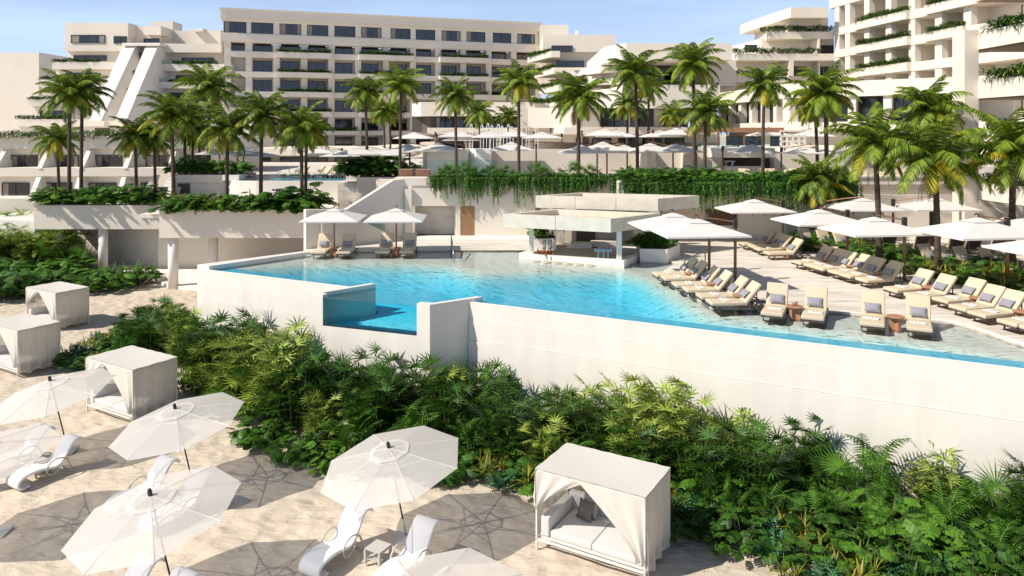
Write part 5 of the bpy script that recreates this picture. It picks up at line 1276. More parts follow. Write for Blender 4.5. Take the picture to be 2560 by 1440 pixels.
row((X(895, 75), 75, TZ1), (X(985, 75), 75, TZ1), 10, ('philo', 'philo'), 1.7, 'behind the umbrellas left of the small stair', 2, 1)

# dry leaves and twigs on the sand in front of the planting
rg = random.Random(9); mb = MB(); mb.use('deadfrond')
for i in range(420):
    k_ = rg.randrange(len(fr)-1); q = fr[k_].lerp(fr[k_+1], rg.random())+Vector((rg.gauss(0, .5)-.5, -abs(rg.gauss(0, 1.0))-.05)); az = rg.uniform(0, 6.28); random.seed(i)
    if q.y < 14: continue
    blade(mb, (q.x, q.y, .035+.05*noise2(q.x, q.y)), Vector((math.cos(az), math.sin(az), rg.uniform(0, .25))), rg.uniform(.04, .14), .02, .3, 2)
tag(mb.build('leaf_litter', None), 'scattered dry leaves and twigs on the sand along the planting', 'leaf litter', kind='stuff')
# ================================================================== loungers, pillows, towels, side tables
def cushion(x0, x1, y0, y1, z0, z1, M4=None, bev=.035):
    mb = MB(); mb.box(x0, x1, y0, y1, z0, z1, M4); return mb, bev
def make_lounger(back=48):
    t = empty('sun_lounger', (0, 0, 0)); tag(t, 'x', 'sun lounger')
    mb = MB(); mb.box(0, 2.25, -.36, -.32, .20, .245); mb.box(0, 2.25, .32, .36, .20, .245)
    mb.box(0, .04, -.32, .32, .20, .245); mb.box(1.3, 1.34, -.32, .32, .20, .245); mb.box(2.21, 2.25, -.32, .32, .20, .245); mb.build('frame', 'bronze', t)
    for x_ in (.28, 1.75):
        mb = MB()
        mb.box(x_, x_+.05, -.34, -.30, 0, .2); mb.box(x_, x_+.05, .30, .34, 0, .2); mb.box(x_, x_+.05, -.30, .30, .0, .03); mb.build('leg', 'bronze', t)
    for y_ in (-.33, .33):
        mb = MB(); mb.smooth = True; mb.tube([(2.12, y_-.02, .07), (2.12, y_+.02, .07)], .075, 12); mb.build('wheel', 'greymetal', t)
    a = MB(); a.box(0, 1.34, -.37, .37, .255, .385); a.build('seat_cushion', 'cushion', t, bevel=.04, seg=3)
    B = Matrix.Translation((1.30, 0, .27)) @ Matrix.Rotation(R(-back), 4, 'Y')
    a = MB(); a.box(0.0, .92, -.37, .37, 0, .12, B); a.build('back_cushion', 'cushion', t, bevel=.04, seg=3)
    a = MB(); a.box(0.02, .88, -.34, .34, -.03, -.008, B)
    e = B @ Vector((.6, 0, -.02)); a.box(e.x-.015, e.x+.015, -.3, -.27, .22, e.z); a.box(e.x-.015, e.x+.015, .27, .3, .22, e.z); a.build('back_support', 'bronze', t)
    return t
LO = Proto(make_lounger(50))
LO2 = Proto(make_lounger(62))
def pillow_mesh(w=.52, h=.34, th=.15, mkey='stripe'):
    mb = MB(); mb.smooth = True; n = 8; m_ = 6; top = []; V = []
    for s_ in (1, -1):
        for j in range(m_+1):
            for i in range(n+1):
                a, b = i/n*2-1, j/m_*2-1; k = (1-a**4)*(1-b**4); pin = 1-.10*(1-abs(a))*0-.09*(b*b)*(1-a*a)*0
                xx = b*h/2*(1-.10*(1-a*a)); yy = a*w/2*(1-.10*(1-b*b)); V.append((xx, yy, s_*th/2*k**.55))
    N1 = (n+1)*(m_+1); fs = []
    for s_ in range(2):
        for j in range(m_):
            for i in range(n):
                q = s_*N1+j*(n+1)+i; f = (q, q+1, q+n+2, q+n+1); fs.append(f if s_ else tuple(reversed(f)))
    mb.add(V, fs); return mb, mkey
def make_pillow(m_):
    mb, k = pillow_mesh(mkey=m_); o = mb.build('pillow', k); o.rotation_mode = 'XYZ'; tag(o, 'x', 'pillow'); return o
PW = make_pillow('stripe'); PW_used = False
def make_towel():
    t = empty('folded_towel', (0, 0, 0)); tag(t, 'x', 'towel')
    mb = MB(); mb.box(-.11, .11, -.24, .24, 0, .045); mb.build('cloth', 'towel', t, bevel=.015)
    for y_ in (-.16, -.05, .06, .17):
        mb = MB(); mb.box(-.09+abs(y_)*.2, -.02, y_-.03, y_+.03, .0455, .048); mb.build('stripe', 'black', t)
    return t
TW = Proto(make_towel())
def make_side_table():
    t = empty('side_table', (0, 0, 0)); tag(t, 'x', 'side table')
    mb = MB(); mb.smooth = False; mb.lathe([(.001, .44), (.27, .44), (.285, .455), (.285, .485), (.001, .49)], 24); mb.build('top', 'terracotta', t, )
    for a in range(3):
        th_ = a*2.094; mb = MB(); Mz = Matrix.Rotation(th_, 4, 'Z'); mb.box(.03, .20, -.055, .055, 0, .44, Mz); mb.build('leg', 'terracotta', t)
    return t
STB = Proto(make_side_table())
ORD = ('first', 'second', 'third', 'fourth', 'fifth', 'sixth', 'seventh', 'eighth')
def lounger(foot, ang, label, group, pil=True, tow=True, z=DZ, proto=None, short=''):
    """foot = plan point of the middle of the foot end; ang = heading from foot to head"""
    global PW_used
    (proto or LO).put((foot[0], foot[1], z), ang, label, group)
    Mx = Matrix.Translation((foot[0], foot[1], z)) @ Matrix.Rotation(ang, 4, 'Z')
    if pil:
        o = PW if not PW_used else PW.copy()
        if PW_used: COL.objects.link(o)
        PW_used = True
        bk = 62 if proto is LO2 else 50
        Q = Mx @ Matrix.Translation((1.30, 0, .27)) @ Matrix.Rotation(R(-bk), 4, 'Y') @ Matrix.Translation((.31, rng.uniform(-.04, .04), .20)) @ Matrix.Rotation(R(8), 4, 'Y')
        o.matrix_world = Q; o.rotation_euler = Q.to_euler(); o.location = Q.to_translation()
        o['label'] = 'grey striped pillow on the '+short; o['group'] = 'striped pillows on loungers'
    if tow:
        p = Mx @ Vector((.62, rng.uniform(-.06, .06), .386)); TW.put(p, ang+rng.uniform(-.12, .12), 'folded white towel on the '+short, 'folded towels on loungers')
def table(p, label, z=DZ): STB.put((p[0], p[1], z), rng.uniform(0, 2), label, 'round wooden side tables by the pool')
def foot_px(u, v, ang, lat=.37, z=.3):
    """u,v = the foot corner seen at the left, on cushion height"""
    p = G(u, v, DZ+z); n = Vector((math.sin(ang), -math.cos(ang))); return p.xy+n*lat
G1 = 'sun loungers along the pool edge'
A_px = [(1630, 683), (1651, 692), (1677.5, 708), (1704, 720), (1738, 736), (1763, 751)]
ang = R(4)
for i, (u, v) in enumerate(A_px):
    f = foot_px(u, v, ang); nm = ORD[i]+' pool edge lounger counted from the back'
    lounger(f, ang, 'beige sun lounger facing the water, '+ORD[i]+' from the back at the pool edge', G1, short=nm)
    if i in (0, 2, 4):
        g2 = foot_px(*A_px[i+1], ang); m_ = (f+g2)/2+Vector((1.38, 0)); table(m_, 'round brown side table between the %s and %s pool edge loungers' % (ORD[i], ORD[i+1]))
B_px = [(1900, 783), (2001, 793), (2149.5, 809), (2267, 821)]
ang = R(63)
for i, (u, v) in enumerate(B_px):
    p = G(u, v, WZ+.3); n = Vector((math.sin(ang), -math.cos(ang))); f = p.xy+n*.37+Vector((math.cos(ang), math.sin(ang)))*.1
    nm = '%s of the four loungers standing in the shallow water' % ('leftmost', 'second', 'third', 'rightmost')[i]
    lounger(f, ang, 'beige sun lounger in the shallow water facing the viewer, %s of four' % ('leftmost', 'second from left', 'third from left', 'rightmost')[i], 'sun loungers standing in the shallow water', short=nm, z=WZ-.05, proto=LO2)
    if i in (0, 2):
        q = G(*B_px[i+1], WZ+.3); m_ = (f+q.xy+n*.37)/2+Vector((math.cos(ang), math.sin(ang)))*1.0
        table(m_, 'round terracotta side table between the %s pair of shallow water loungers' % ('left' if i == 0 else 'right'), WZ-.05)
        if i == 0:
            for k in range(3):
                mb = MB(); mb.lathe([(.001, 0), (.03, 0), (.03, .1+.03*k), (.001, .1+.03*k)], 10); o = mb.build('tumbler', 'terracotta'); o.location = (m_.x-.08+.08*k, m_.y+.02*k, WZ-.05+.49); tag(o, 'small terracotta cup on the left shallow water table, %s' % ('shortest', 'middle sized', 'tallest')[k], 'cup', 'terracotta cups')
C_px = [(1977.5, 654), (2008, 662), (2031.5, 669), (2068, 678), (2096, 686.5), (2137, 697)]
ang = R(14)
for i, (u, v) in enumerate(C_px):
    f = foot_px(u, v, ang); lounger(f, ang, 'beige sun lounger of the middle row on the deck, %s from the back' % ORD[i], 'sun loungers in the middle row on the deck', short=ORD[i]+' lounger of the middle deck row')
    if i in (0, 2, 4):
        g2 = foot_px(*C_px[i+1], ang); table((f+g2)/2+Vector((1.36, .34)), 'round brown side table in the middle deck row beside the %s lounger' % ORD[i])
D_px = [(2206.8, 721), (2257.8, 736), (2328, 747), (2370, 766), (2416, 781), (2490, 802), (2546, 817)]
ang = R(16)
for i, (u, v) in enumerate(D_px):
    f = foot_px(u, v, ang); lounger(f, ang, 'beige sun lounger in the front row at the right, %s from the back' % ORD[i], 'sun loungers in the front right row on the deck', short=ORD[i]+' lounger of the front right row')
    if i in (0, 2, 4):
        g2 = foot_px(*D_px[i+1], ang); table((f+g2)/2+Vector((1.33, .4)), 'round brown side table in the front right row beside the %s lounger' % ORD[i])
E_px = [(1846, 608), (1868, 614), (1883, 621), (1907, 631)]
ang = R(6)
for i, (u, v) in enumerate(E_px):
    f = foot_px(u, v, ang); lounger(f, ang, 'beige sun lounger in the small group near the brown grille, %s from the back' % ORD[i], 'sun loungers in the small group near the louvered doors', short=ORD[i]+' lounger of the group near the louvered doors', tow=i % 2 == 0)
    if i in (0, 2):
        g2 = foot_px(*E_px[i+1], ang); table((f+g2)/2+Vector((1.36, .1)), 'round brown side table in the group near the louvered doors, %s one' % ('back' if i == 0 else 'front'))
ang = R(108)
for i, (u, v) in enumerate(((2060, 632), (2108, 636), (2150, 637), (2205, 633), (2250, 634))):
    p = G(u, v, DZ); lounger((p.x, p.y), ang, 'beige sun lounger with upright back behind the deck planting, %s from the left' % ORD[i], 'sun loungers behind the deck planting', short=ORD[i]+' lounger behind the deck planting', proto=LO2, tow=i in (0, 1, 3))
for i, (u, v) in enumerate(((2388, 682), (2432, 688), (2480, 690), (2545, 692))):
    p = G(u, v, DZ); lounger((p.x, p.y), R(112), 'beige sun lounger beyond the hedge at the far right, %s from the left' % ORD[i], 'sun loungers beyond the hedge at the right', short=ORD[i]+' lounger beyond the right hedge', proto=LO2, tow=False)
for i, (u, v) in enumerate(((2225, 640), (2310, 640), (2398, 640), (2440, 642), (2505, 643))):
    p = G(u, v, DZ); lounger((p.x+.4, p.y+1.9), R(-100), 'beige sun lounger seen from behind under the right umbrellas, %s from the left' % ORD[i], 'sun loungers seen from behind', short='', pil=False, tow=False, proto=LO2)
for i, (u, v) in enumerate(((795, 648), (857, 648), (955, 646), (1015, 646))):
    p = G(u, v, WZ-.05); lounger((p.x, p.y), R(90), 'beige lounger at the back of the pool, %s' % ('leftmost', 'second from left', 'third from left', 'rightmost of the four')[i], 'loungers under the two back umbrellas', short='%s of the four loungers at the back of the pool' % ('leftmost', 'second', 'third', 'rightmost')[i], z=WZ-.05, proto=LO2)
for i, u in enumerate((827, 985)):
    p = G(u, 645, WZ); table((p.x, p.y+.75), 'round brown side table at the pole of the %s back umbrella' % ('left', 'right')[i], WZ-.05)

# ================================================================== umbrellas
def square_canopy(w, d, h, sag=.03):
    mb = MB(); c = [(-w/2, -d/2), (w/2, -d/2), (w/2, d/2), (-w/2, d/2)]; tk_ = .035
    k = .22
    low = [(x, y, 0) for x, y in c]; up = [(x*k, y*k, h*(1-k)) for x, y in c]
    mb.add(low+up, [(0, 1, 5, 4), (1, 2, 6, 5), (2, 3, 7, 6), (3, 0, 4, 7)])
    up2 = [(x*(k+.05), y*(k+.05), h*(1-k)+.012) for x, y in c]; mb.add(up2+[(0, 0, h+.05)], [(0, 1, 4), (1, 2, 4), (2, 3, 4), (3, 0, 4)])
    mb.add(low+[(x, y, -.07) for x, y in c], [(0, 4, 5, 1), (1, 5, 6, 2), (2, 6, 7, 3), (3, 7, 4, 0)])
    return mb
def make_cantilever(w, d, rim, h, off, name='cantilever_umbrella', arm_from=None):
    """origin at the pole foot; canopy centre at off"""
    t = empty(name, (0, 0, 0)); tag(t, 'x', 'umbrella'); pole_h = rim+h*.75
    mb = MB(); mb.smooth = True; mb.tube([(0, 0, 0), (0, 0, pole_h-.35)], .065, 12); mb.build('pole', 'wood', t)
    mb = MB(); mb.box(-.08, .08, -.08, .08, pole_h-.36, pole_h+.02); mb.build('pole_cap', 'darkmetal', t)
    mb = MB(); mb.tube([(0, 0, pole_h-.1), (off[0]*.5, off[1]*.5, rim+h*.93), (off[0], off[1], rim+h+.12)], .03, 6); mb.build('arm', 'terracotta', t)
    mb = MB(); mb.smooth = True; mb.tube([(off[0]+.02, off[1], rim+h+.02), (off[0], off[1], rim+h+.14), (off[0]-.08, off[1], rim+h+.2), (off[0]-.15, off[1], rim+h+.14)], .025, 6); mb.build('finial', 'darkmetal', t)
    c = square_canopy(w, d, h).build('canopy', 'canopy', t); c.location = (off[0], off[1], rim)
    for sx in (-1, 1):
        for sy in (-1, 1):
            mb = MB(); mb.tube([(off[0]+sx*w*.49, off[1]+sy*d*.49, rim-.01), (off[0], off[1], rim+h-.04)], .016, 4); mb.build('rib', 'darkmetal', t)
    mb = MB(); mb.tube([(off[0], off[1], rim-.15), (off[0], off[1], rim+h)], .03, 6); mb.build('hub', 'darkmetal', t)
    return t
CU = Proto(make_cantilever(3.5, 2.75, 2.36, .52, (-2.0, -.9)))
CL = Proto(make_cantilever(3.5, 2.75, 2.36, .52, (2.0, -.7)))
gp = 'white cantilever umbrellas over the lounger deck'
for (u, v, a_, lb, pr, sc) in ((1773, 682, 6, 'white cantilever umbrella nearest the pool bar over the pool edge loungers', CU, 1), (1838, 707, 6, 'white cantilever umbrella overlapping the one at the pool bar, further right', CU, 1),
    (2261, 704, 8, 'white cantilever umbrella in the middle of the lounger deck', CU, 1.02), (2518, 724, 8, 'large white cantilever umbrella before the big palms at the right', CU, 1.08),
    (2118.5, 666, 8, 'white cantilever umbrella behind the middle one, partly overlapped', CU, 1), (1958, 625, 4, 'white cantilever umbrella in front of the brown grille', CU, 1),
    (2055, 622, 0, 'white cantilever umbrella behind the low palm with its pole at left', CL, 1), (2233, 620, 0, 'white cantilever umbrella between the trunks of the two big palms', CL, 1), (2700, 770, 10, 'white cantilever umbrella cut by the right edge, nearer one', CU, 1), (2645, 690, 10, 'white cantilever umbrella cut by the right edge, farther one', CU, 1)):
    p = G(u, v, DZ); pr.put((p.x, p.y, DZ), R(a_), lb, gp, sc)
def make_centre(w, rim, h):
    t = empty('pole_umbrella', (0, 0, 0)); tag(t, 'x', 'umbrella')
    mb = MB(); mb.smooth = True; mb.tube([(0, 0, 0), (0, 0, rim+h)], .045, 10); mb.build('pole', 'wood', t)
    c = square_canopy(w, w, h).build('canopy', 'canopy', t); c.location = (0, 0, rim)
    mb = MB(); mb.smooth = True; mb.tube([(0, 0, rim+h+.04), (0, 0, rim+h+.16), (.08, 0, rim+h+.2)], .025, 6); mb.build('finial', 'darkmetal', t)
    for sx in (-1, 1):
        for sy in (-1, 1): mb = MB(); mb.tube([(sx*w*.49, sy*w*.49, rim-.01), (0, 0, rim+h-.04)], .016, 4); mb.build('rib', 'darkmetal', t)
    return t
CE = Proto(make_centre(3.05, 2.02, .5))
for i, u in enumerate((827, 985)):
    p = G(u, 643, WZ); CE.put((p.x, p.y+.75, WZ-.05), R(2), 'white square umbrella on a wooden pole at the back of the pool, %s one' % ('left', 'right')[i], 'white pole umbrellas at the back of the pool')
# upper terraces
def upper(lst, D, zg, place, group, pr):
    for i, (ua, up_, vr) in enumerate(lst):
        Dk = D+((i*37) % 5)*.35-.7
        right = up_ > ua
        if pr == 'c': P_, offx = CE, 0
        else: P_, offx = (CU, -2.0) if right else (CL, 2.0)
        rimz = Z(vr, Dk); base = zg; sc = (rimz-base)/(2.36 if pr != 'c' else 2.02)
        x_ = X(ua, Dk)-offx*.6; 
        P_.put((X(ua, Dk)-offx*1.0 if pr != 'c' else X(ua, Dk), Dk+.8, base), R(rng.uniform(-4, 8)), '%s, %s' % (place, '%s from the left' % (ORD+('ninth', 'tenth', 'eleventh', 'twelfth', 'thirteenth'))[i]), group, (1.0, 1.0, sc))
upper([(892, 930, 384), (957, 985, 386), (1018, 1048, 378), (1094, 1130, 375), (1278, 1310, 374)], 58, TZ1, 'white umbrella of the left middle terrace before the bright wall', 'umbrellas of the left middle terrace', 'a')
upper([(1455, 1490, 381), (1507, 1545, 374), (1560, 1520, 380), (1623, 1660, 377), (1683, 1718, 378)], 57, TZ1, 'white umbrella above the right hanging vines', 'umbrellas of the right middle terrace', 'a')
upper([(1881, 1850, 380), (2029, 2000, 382), (2165, 2200, 380)], 56, TZ1, 'white umbrella before the terrace bar', 'umbrellas near the terrace bar', 'a')
upper([(1036, 1060, 345), (1140, 1112, 341), (1150, 1170, 350), (1222, 1190, 343), (1282, 1320, 340), (1352, 1385, 344)], 69, TZ2, 'white umbrella of the fountain terrace', 'umbrellas of the fountain terrace', 'a')
upper([(1510, 1485, 338), (1542, 1530, 341), (1650, 1630, 341), (1690, 1676, 336), (1917, 1948, 338), (2029, 2007, 340)], 70, TZ2, 'white umbrella of the upper right terrace', 'umbrellas of the upper right terrace', 'a')
upper([(546, 560, 384), (595, 580, 382), (640, 612, 389), (795, 818, 381), (818, 840, 386), (850, 875, 389)], 68, TZ1-.12, 'white umbrella by the upper left terrace pool', 'umbrellas by the upper left terrace pool', 'a')
# loungers on the upper terraces
k = 0
for (us, v, D, zg, a0, place) in (((602, 622, 640, 655), 0, 67, TZ1-.1, 150, 'left of the upper left terrace pool'), ((722, 742, 775, 800, 823, 845, 862), 0, 65.2, TZ1-.1, 35, 'at the right of the upper left terrace pool')):
    for i, u in enumerate(us):
        lounger((X(u, D)-.6, D-(i % 2)*.6), R(a0+rng.uniform(-8, 8)), 'small beige lounger %s, %s from the left' % (place, ORD[i]), 'loungers '+place, pil=(i % 2 == 0), tow=False, z=zg, short='%s lounger %s' % (ORD[i], place))
for i, u in enumerate((1857, 1895, 1925, 1957, 1990, 2100, 2135, 2170, 2220, 2260)):
    lounger((X(u, 49)+.2, 48.6), R(78+rng.uniform(-10, 10)), 'beige lounger on the terrace just above the right hanging vines' if i < 5 else 'beige lounger on the terrace behind the largest palms', 'loungers above the right vines' if i < 5 else 'loungers behind the largest palms', pil=False, tow=False, z=7.35, proto=LO2, short='')
for i, u in enumerate((1015, 1057)):
    p = (X(u, 54), 54); t = empty('wicker_armchair', (p[0], p[1], 7.4), 0, 'brown wicker armchair at the top of the stair, %s one' % ('left', 'right')[i], 'armchair', 'wicker armchairs by the vines')
    mb = MB(); mb.box(-.5, .5, -.05, .05, 0, .8); mb.box(-.5, -.4, .05, .8, 0, .6); mb.box(.4, .5, .05, .8, 0, .6); mb.build('shell', 'wood', t, bevel=.02); mb = MB(); mb.box(-.38, .38, .06, .75, .3, .45); mb.build('cushion', 'cushion', t, bevel=.03)
    mb = MB(); mb.box(-.5, .5, -.07, .09, .801, .84); mb.build('top_rail', 'cushion', t)
for i, (u, v) in enumerate(((377, 498), (393, 497), (426, 497))):
    lounger((X(u, 60)-.3, 59.3), R(75), 'beige lounger among the plants on the pavilion roof, %s from the left' % ORD[i], 'loungers on the pavilion roof', z=5.3, proto=LO2, short=ORD[i]+' lounger on the pavilion roof', tow=False)
# pergola and lounge right of centre
pg = empty('pergola', (X(1850, 66), 66, TZ2), 0, 'timber pergola roof over the lounge left of the broad palm', 'pergola')
D = 64.5; mb = MB(); fb(mb, 1735, 1960, 319, 331, D, .25); mb.build('beam', 'terracotta', pg, world=True); mb = MB(); fb(mb, 1735, 1960, 320, 330, D+5, .2); mb.build('beam', 'terracotta', pg, world=True)
for i in range(26):
    x_ = X(1740, D)+i*(X(1958, D)-X(1740, D))/25; mb = MB(); mb.box(x_, x_+.07, D+.25, D+5, Z(330, D), Z(326, D)); mb.build('slat', 'wood', pg, world=True)
for u in (1738, 1795, 1860, 1955): mb = MB(); mb.box(X(u, D), X(u, D)+.14, D+.05, D+.2, TZ2, Z(331, D)); mb.build('post', 'wood', pg, world=True)
for i, (u, w_) in enumerate(((1700, 1.5), (1778, 1.6), (1832, 1.9), (1880, 1.9), (1905, 1.4))):
    t = empty('lounge_sofa', (X(u, 61.5), 61.5, TZ2+.05), R(rng.uniform(-20, 20)), 'cream cushioned wicker sofa under the pergola, %s from the left' % ORD[i], 'sofa', 'sofas under the pergola')
    mb = MB(); mb.box(-w_/2, w_/2, 0, .85, .7, .9); mb.box(-w_/2, -w_/2+.1, 0, .85, .9, 1.2); mb.build('frame', 'wicker', t); mb = MB(); mb.box(-w_/2+.1, w_/2-.1, 0, .75, .91, 1.06); mb.build('seat_cushion', 'towel', t, bevel=.04)
    for k_ in (-1, 1): mb = MB(); mb.box(k_*w_*.22-w_*.2, k_*w_*.22+w_*.2, .6, .8, 1.07, 1.65); mb.build('back_cushion', 'towel', t, bevel=.05)
mb = MB(); fb(mb, 1640, 1940, 343, 369, 60.3, .04); tag(mb.build('glass_balustrade', 'glass'), 'long clear balustrade in front of the pergola lounge', 'balustrade')
# breeze block screen
t = empty('block_screen', (X(1958, 60), 60, TZ1), 0, 'white pierced block screen right of the pergola', 'screen'); mb = MB(); D = 60.2
for i in range(5): x_ = X(1951, D)+i*.48; mb.box(x_, x_+.16, D, D+.15, TZ1+1, Z(337, D))
for i in range(8): mb.box(X(1951, D), X(1968, D)+1.52, D+.003, D+.147, TZ1+1+i*.42, TZ1+1.14+i*.42)
mb.build('blocks', 'stucco_white', t, world=True)
# fountain jets
for i, (u, v) in enumerate(((1178, 311), (1205, 313), (1220, 309), (1230, 314), (1246, 311), (1255, 316), (1271, 312), (1279, 317), (1302, 318), (1319, 315), (1341, 316))):
    D = 72; z1 = Z(v, D); mb = MB(); mb.smooth = True; w_ = .16
    pts = []; 
    for q in range(15):
        f_ = q/14; pts.append((X(u, D)-w_+2*w_*f_+.02*math.sin(q*2.1), D, 8.6+(z1-8.6)*(1-(2*f_-1)**6)))
    mb.tube(pts, [.022+.014*((q*7) % 3) for q in range(15)], 5, False); tag(mb.build('fountain_jet', 'jet'), 'thin white fountain jet arching above the umbrellas, %s from the left' % (ORD+('ninth', 'tenth', 'eleventh'))[i], 'fountain jet', 'row of fountain jets')

# ================================================================== beach: octagonal umbrellas
def make_beach_umbrella():
    t = empty('beach_umbrella', (0, 0, 0)); tag(t, 'x', 'umbrella')
    Rr, hc, top = 1.93, .52, 2.62; zr = top-hc
    mb = MB(); mb.smooth = True; mb.tube([(0, 0, .35), (0, 0, top)], .022, 8); mb.build('pole', 'darkmetal', t)
    mb = MB(); mb.smooth = True; mb.tube([(0, 0, .02), (0, 0, .5)], .032, 8); mb.build('socket', 'greymetal', t)
    mb = MB(); mb.box(-.26, .26, -.26, .26, -.03, .03, Matrix.Rotation(R(0), 4, 'Z')); mb.build('base_plate', 'greymetal', t, bevel=.01)
    ang = [R(22.5+45*i) for i in range(8)]; mb = MB(); k = .26
    rim = [(Rr*math.cos(a), Rr*math.sin(a), zr) for a in ang]; inn = [(Rr*k*math.cos(a), Rr*k*math.sin(a), zr+hc*(1-k)) for a in ang]
    mb.add(rim+inn, [(i, (i+1) % 8, (i+1) % 8+8, i+8) for i in range(8)]); cn_ = mb.build('canopy', 'sheer', t)
    mb = MB(); o2 = [(Rr*(k+.03)*math.cos(a), Rr*(k+.03)*math.sin(a), zr+hc*(1-k)+.015) for a in ang]; i2 = [(Rr*(k-.035)*math.cos(a), Rr*(k-.035)*math.sin(a), zr+hc*(1-k)+.045) for a in ang]
    mb.use('sheer2'); mb.add(o2+i2, [(i, (i+1) % 8, (i+1) % 8+8, i+8) for i in range(8)]); mb.use('sheer'); mb.add(i2+[(0, 0, top-.02)], [(i, (i+1) % 8, 8) for i in range(8)]); mb.build('vent', None, t)
    for a in ang:
        mb = MB(); mb.tube([(Rr*math.cos(a), Rr*math.sin(a), zr-.01), (0, 0, top-.035)], .017, 4); mb.build('rib', 'greymetal', t)
        mb = MB(); mb.tube([(Rr*.55*math.cos(a), Rr*.55*math.sin(a), zr+hc*.45-.02), (0, 0, zr-.12)], .015, 4); mb.build('strut', 'greymetal', t)
    mb = MB(); mb.smooth = True; mb.lathe([(.001, top-.02), (.05, top-.02), (.055, top+.05), (.04, top+.13), (.001, top+.14)], 10); mb.build('finial', 'darkmetal', t)
    return t
BU = Proto(make_beach_umbrella())
def lean(o, ax, ay): o.rotation_euler = (ay, ax, o.rotation_euler[2])
BUP = []
for i, (u, v, ub, lb) in enumerate(((125, 945, 160, 'sheer white beach umbrella at the left, beside the second cabana from the left'), (437, 1014, 470, 'sheer white beach umbrella before the cabana nearest the planting'), (970, 1110, 1003, 'sheer white beach umbrella in the centre foreground over two white chaises'), (375, 1228, 412, 'largest sheer white beach umbrella in the lower left'), (1058, 1478, 1090, 'sheer white beach umbrella cut by the bottom edge of the picture'), (-62, 1105, -25, 'sheer white beach umbrella whose corner shows at the left edge'))):
    p = G(u, v, 2.62); base = Vector((p.x+.44, p.y+.30, 0)); BUP.append(base)
    o = BU.put(base, R(8), lb, 'sheer octagonal umbrellas on the beach'); o.rotation_euler = (R(7), R(-9.5), R(2))
# white S shaped chaises
def make_chaise():
    t = empty('chaise', (0, 0, 0)); tag(t, 'x', 'chaise')
    P = [(.34, .03), (.16, .015), (.03, .05), (-.03, .14), (-.01, .25), (.09, .335), (.28, .385), (.52, .40), (.76, .375), (.96, .33), (1.12, .32), (1.26, .38), (1.38, .52), (1.50, .70), (1.62, .86), (1.74, .955), (1.86, .97), (1.95, .92), (1.99, .84)]
    th = [.03, .045, .05, .055, .055, .055, .055, .05, .05, .05, .05, .05, .05, .05, .048, .045, .04, .035, .03]
    mb = MB(); mb.smooth = True; n = len(P); V = []; W2 = .33
    # resample smoothly
    def cr(p0, p1, p2, p3, t): return [.5*((2*p1[k])+(-p0[k]+p2[k])*t+(2*p0[k]-5*p1[k]+4*p2[k]-p3[k])*t*t+(-p0[k]+3*p1[k]-3*p2[k]+p3[k])*t**3) for k in (0, 1)]
    Q = []; TH = []
    for i in range(n-1):
        for s_ in range(3): Q.append(cr(P[max(i-1, 0)], P[i], P[i+1], P[min(i+2, n-1)], s_/3)); TH.append(th[i])
    Q.append(list(P[-1])); TH.append(th[-1])
    for i, q in enumerate(Q):
        a = Q[max(i-1, 0)]; b = Q[min(i+1, len(Q)-1)]; dx, dz = b[0]-a[0], b[1]-a[1]; l = math.hypot(dx, dz); nx, nz = -dz/l, dx/l
        w_ = W2*(1 if i > 6 else .92+.08*i/6); h = TH[i]/2*1.3
        for y, o_ in ((-w_, -1), (-w_+.03, -1.25), (w_-.03, -1.25), (w_, -1), (w_, 1), (w_-.03, 1.0), (-w_+.03, 1.0), (-w_, 1)): V.append((q[0]+nx*h*o_*(-1), y, q[1]+nz*h*o_*(-1)))
    m_ = 8; fs = [(i*m_+k, (i+1)*m_+k, (i+1)*m_+(k+1) % m_, i*m_+(k+1) % m_) for i in range(len(Q)-1) for k in range(m_)]+[tuple(range(m_)), tuple(reversed(range((len(Q)-1)*m_, len(Q)*m_)))]
    mb.add(V, fs); mb.build('seat_shell', 'plastic', t)
    for s_ in (-1, 1):
        mb = MB(); mb.smooth = True; y = s_*.37; pts = []
        for a in range(0, 19):
            th_ = R(-35+a*(275/18)); r_ = .20; pts.append((1.0-r_*1.15*math.sin(th_+R(90))*1.0, y, .33+r_*math.cos(th_+R(90))*-1.0))
        pts = [(1.22, y, .30), (1.12, y, .20), (.98, y, .14), (.84, y, .17), (.77, y, .30), (.80, y, .44), (.92, y, .55), (1.10, y, .60), (1.28, y, .56), (1.42, y, .44), (1.50, y, .28), (1.55, y, .10), (1.57, y, 0)]
        mb.tube(pts, .027, 8, sx=1.0); mb.build('armrest', 'greyplastic', t)
    mb = MB(); mb.tube([(1.56, -.37, .05), (1.56, .37, .05)], .022, 6); mb.build('rear_bar', 'greyplastic', t)
    return t
CH = Proto(make_chaise())
def chaise(u, v, lb, ang=R(61), zc=.93):
    p = G(u, v, zc); o = CH.put((p.x-math.cos(ang)*1.85, p.y-math.sin(ang)*1.85, -.01), ang, lb, 'white curved chaises on the beach')
chaise(115, 1066, 'white curved chaise under the leftmost beach umbrella, left of its table')
chaise(185, 1092, 'white curved chaise right of the small table at the left')
chaise(423, 1147, 'white curved chaise showing through the umbrella before the cabana, left one')
chaise(512, 1182, 'white curved chaise whose head peeks out right of the lower left umbrella')
chaise(900, 1266, 'white curved chaise in the centre foreground, left of the grey table')
chaise(1070, 1300, 'white curved chaise in the centre foreground, right of the grey table')
chaise(378, 1392, 'white curved chaise under the largest umbrella at the bottom')
chaise(470, 1432, 'white curved chaise whose head shows at the bottom edge left of centre')
chaise(-35, 1140, 'white curved chaise cut by the left edge of the picture')
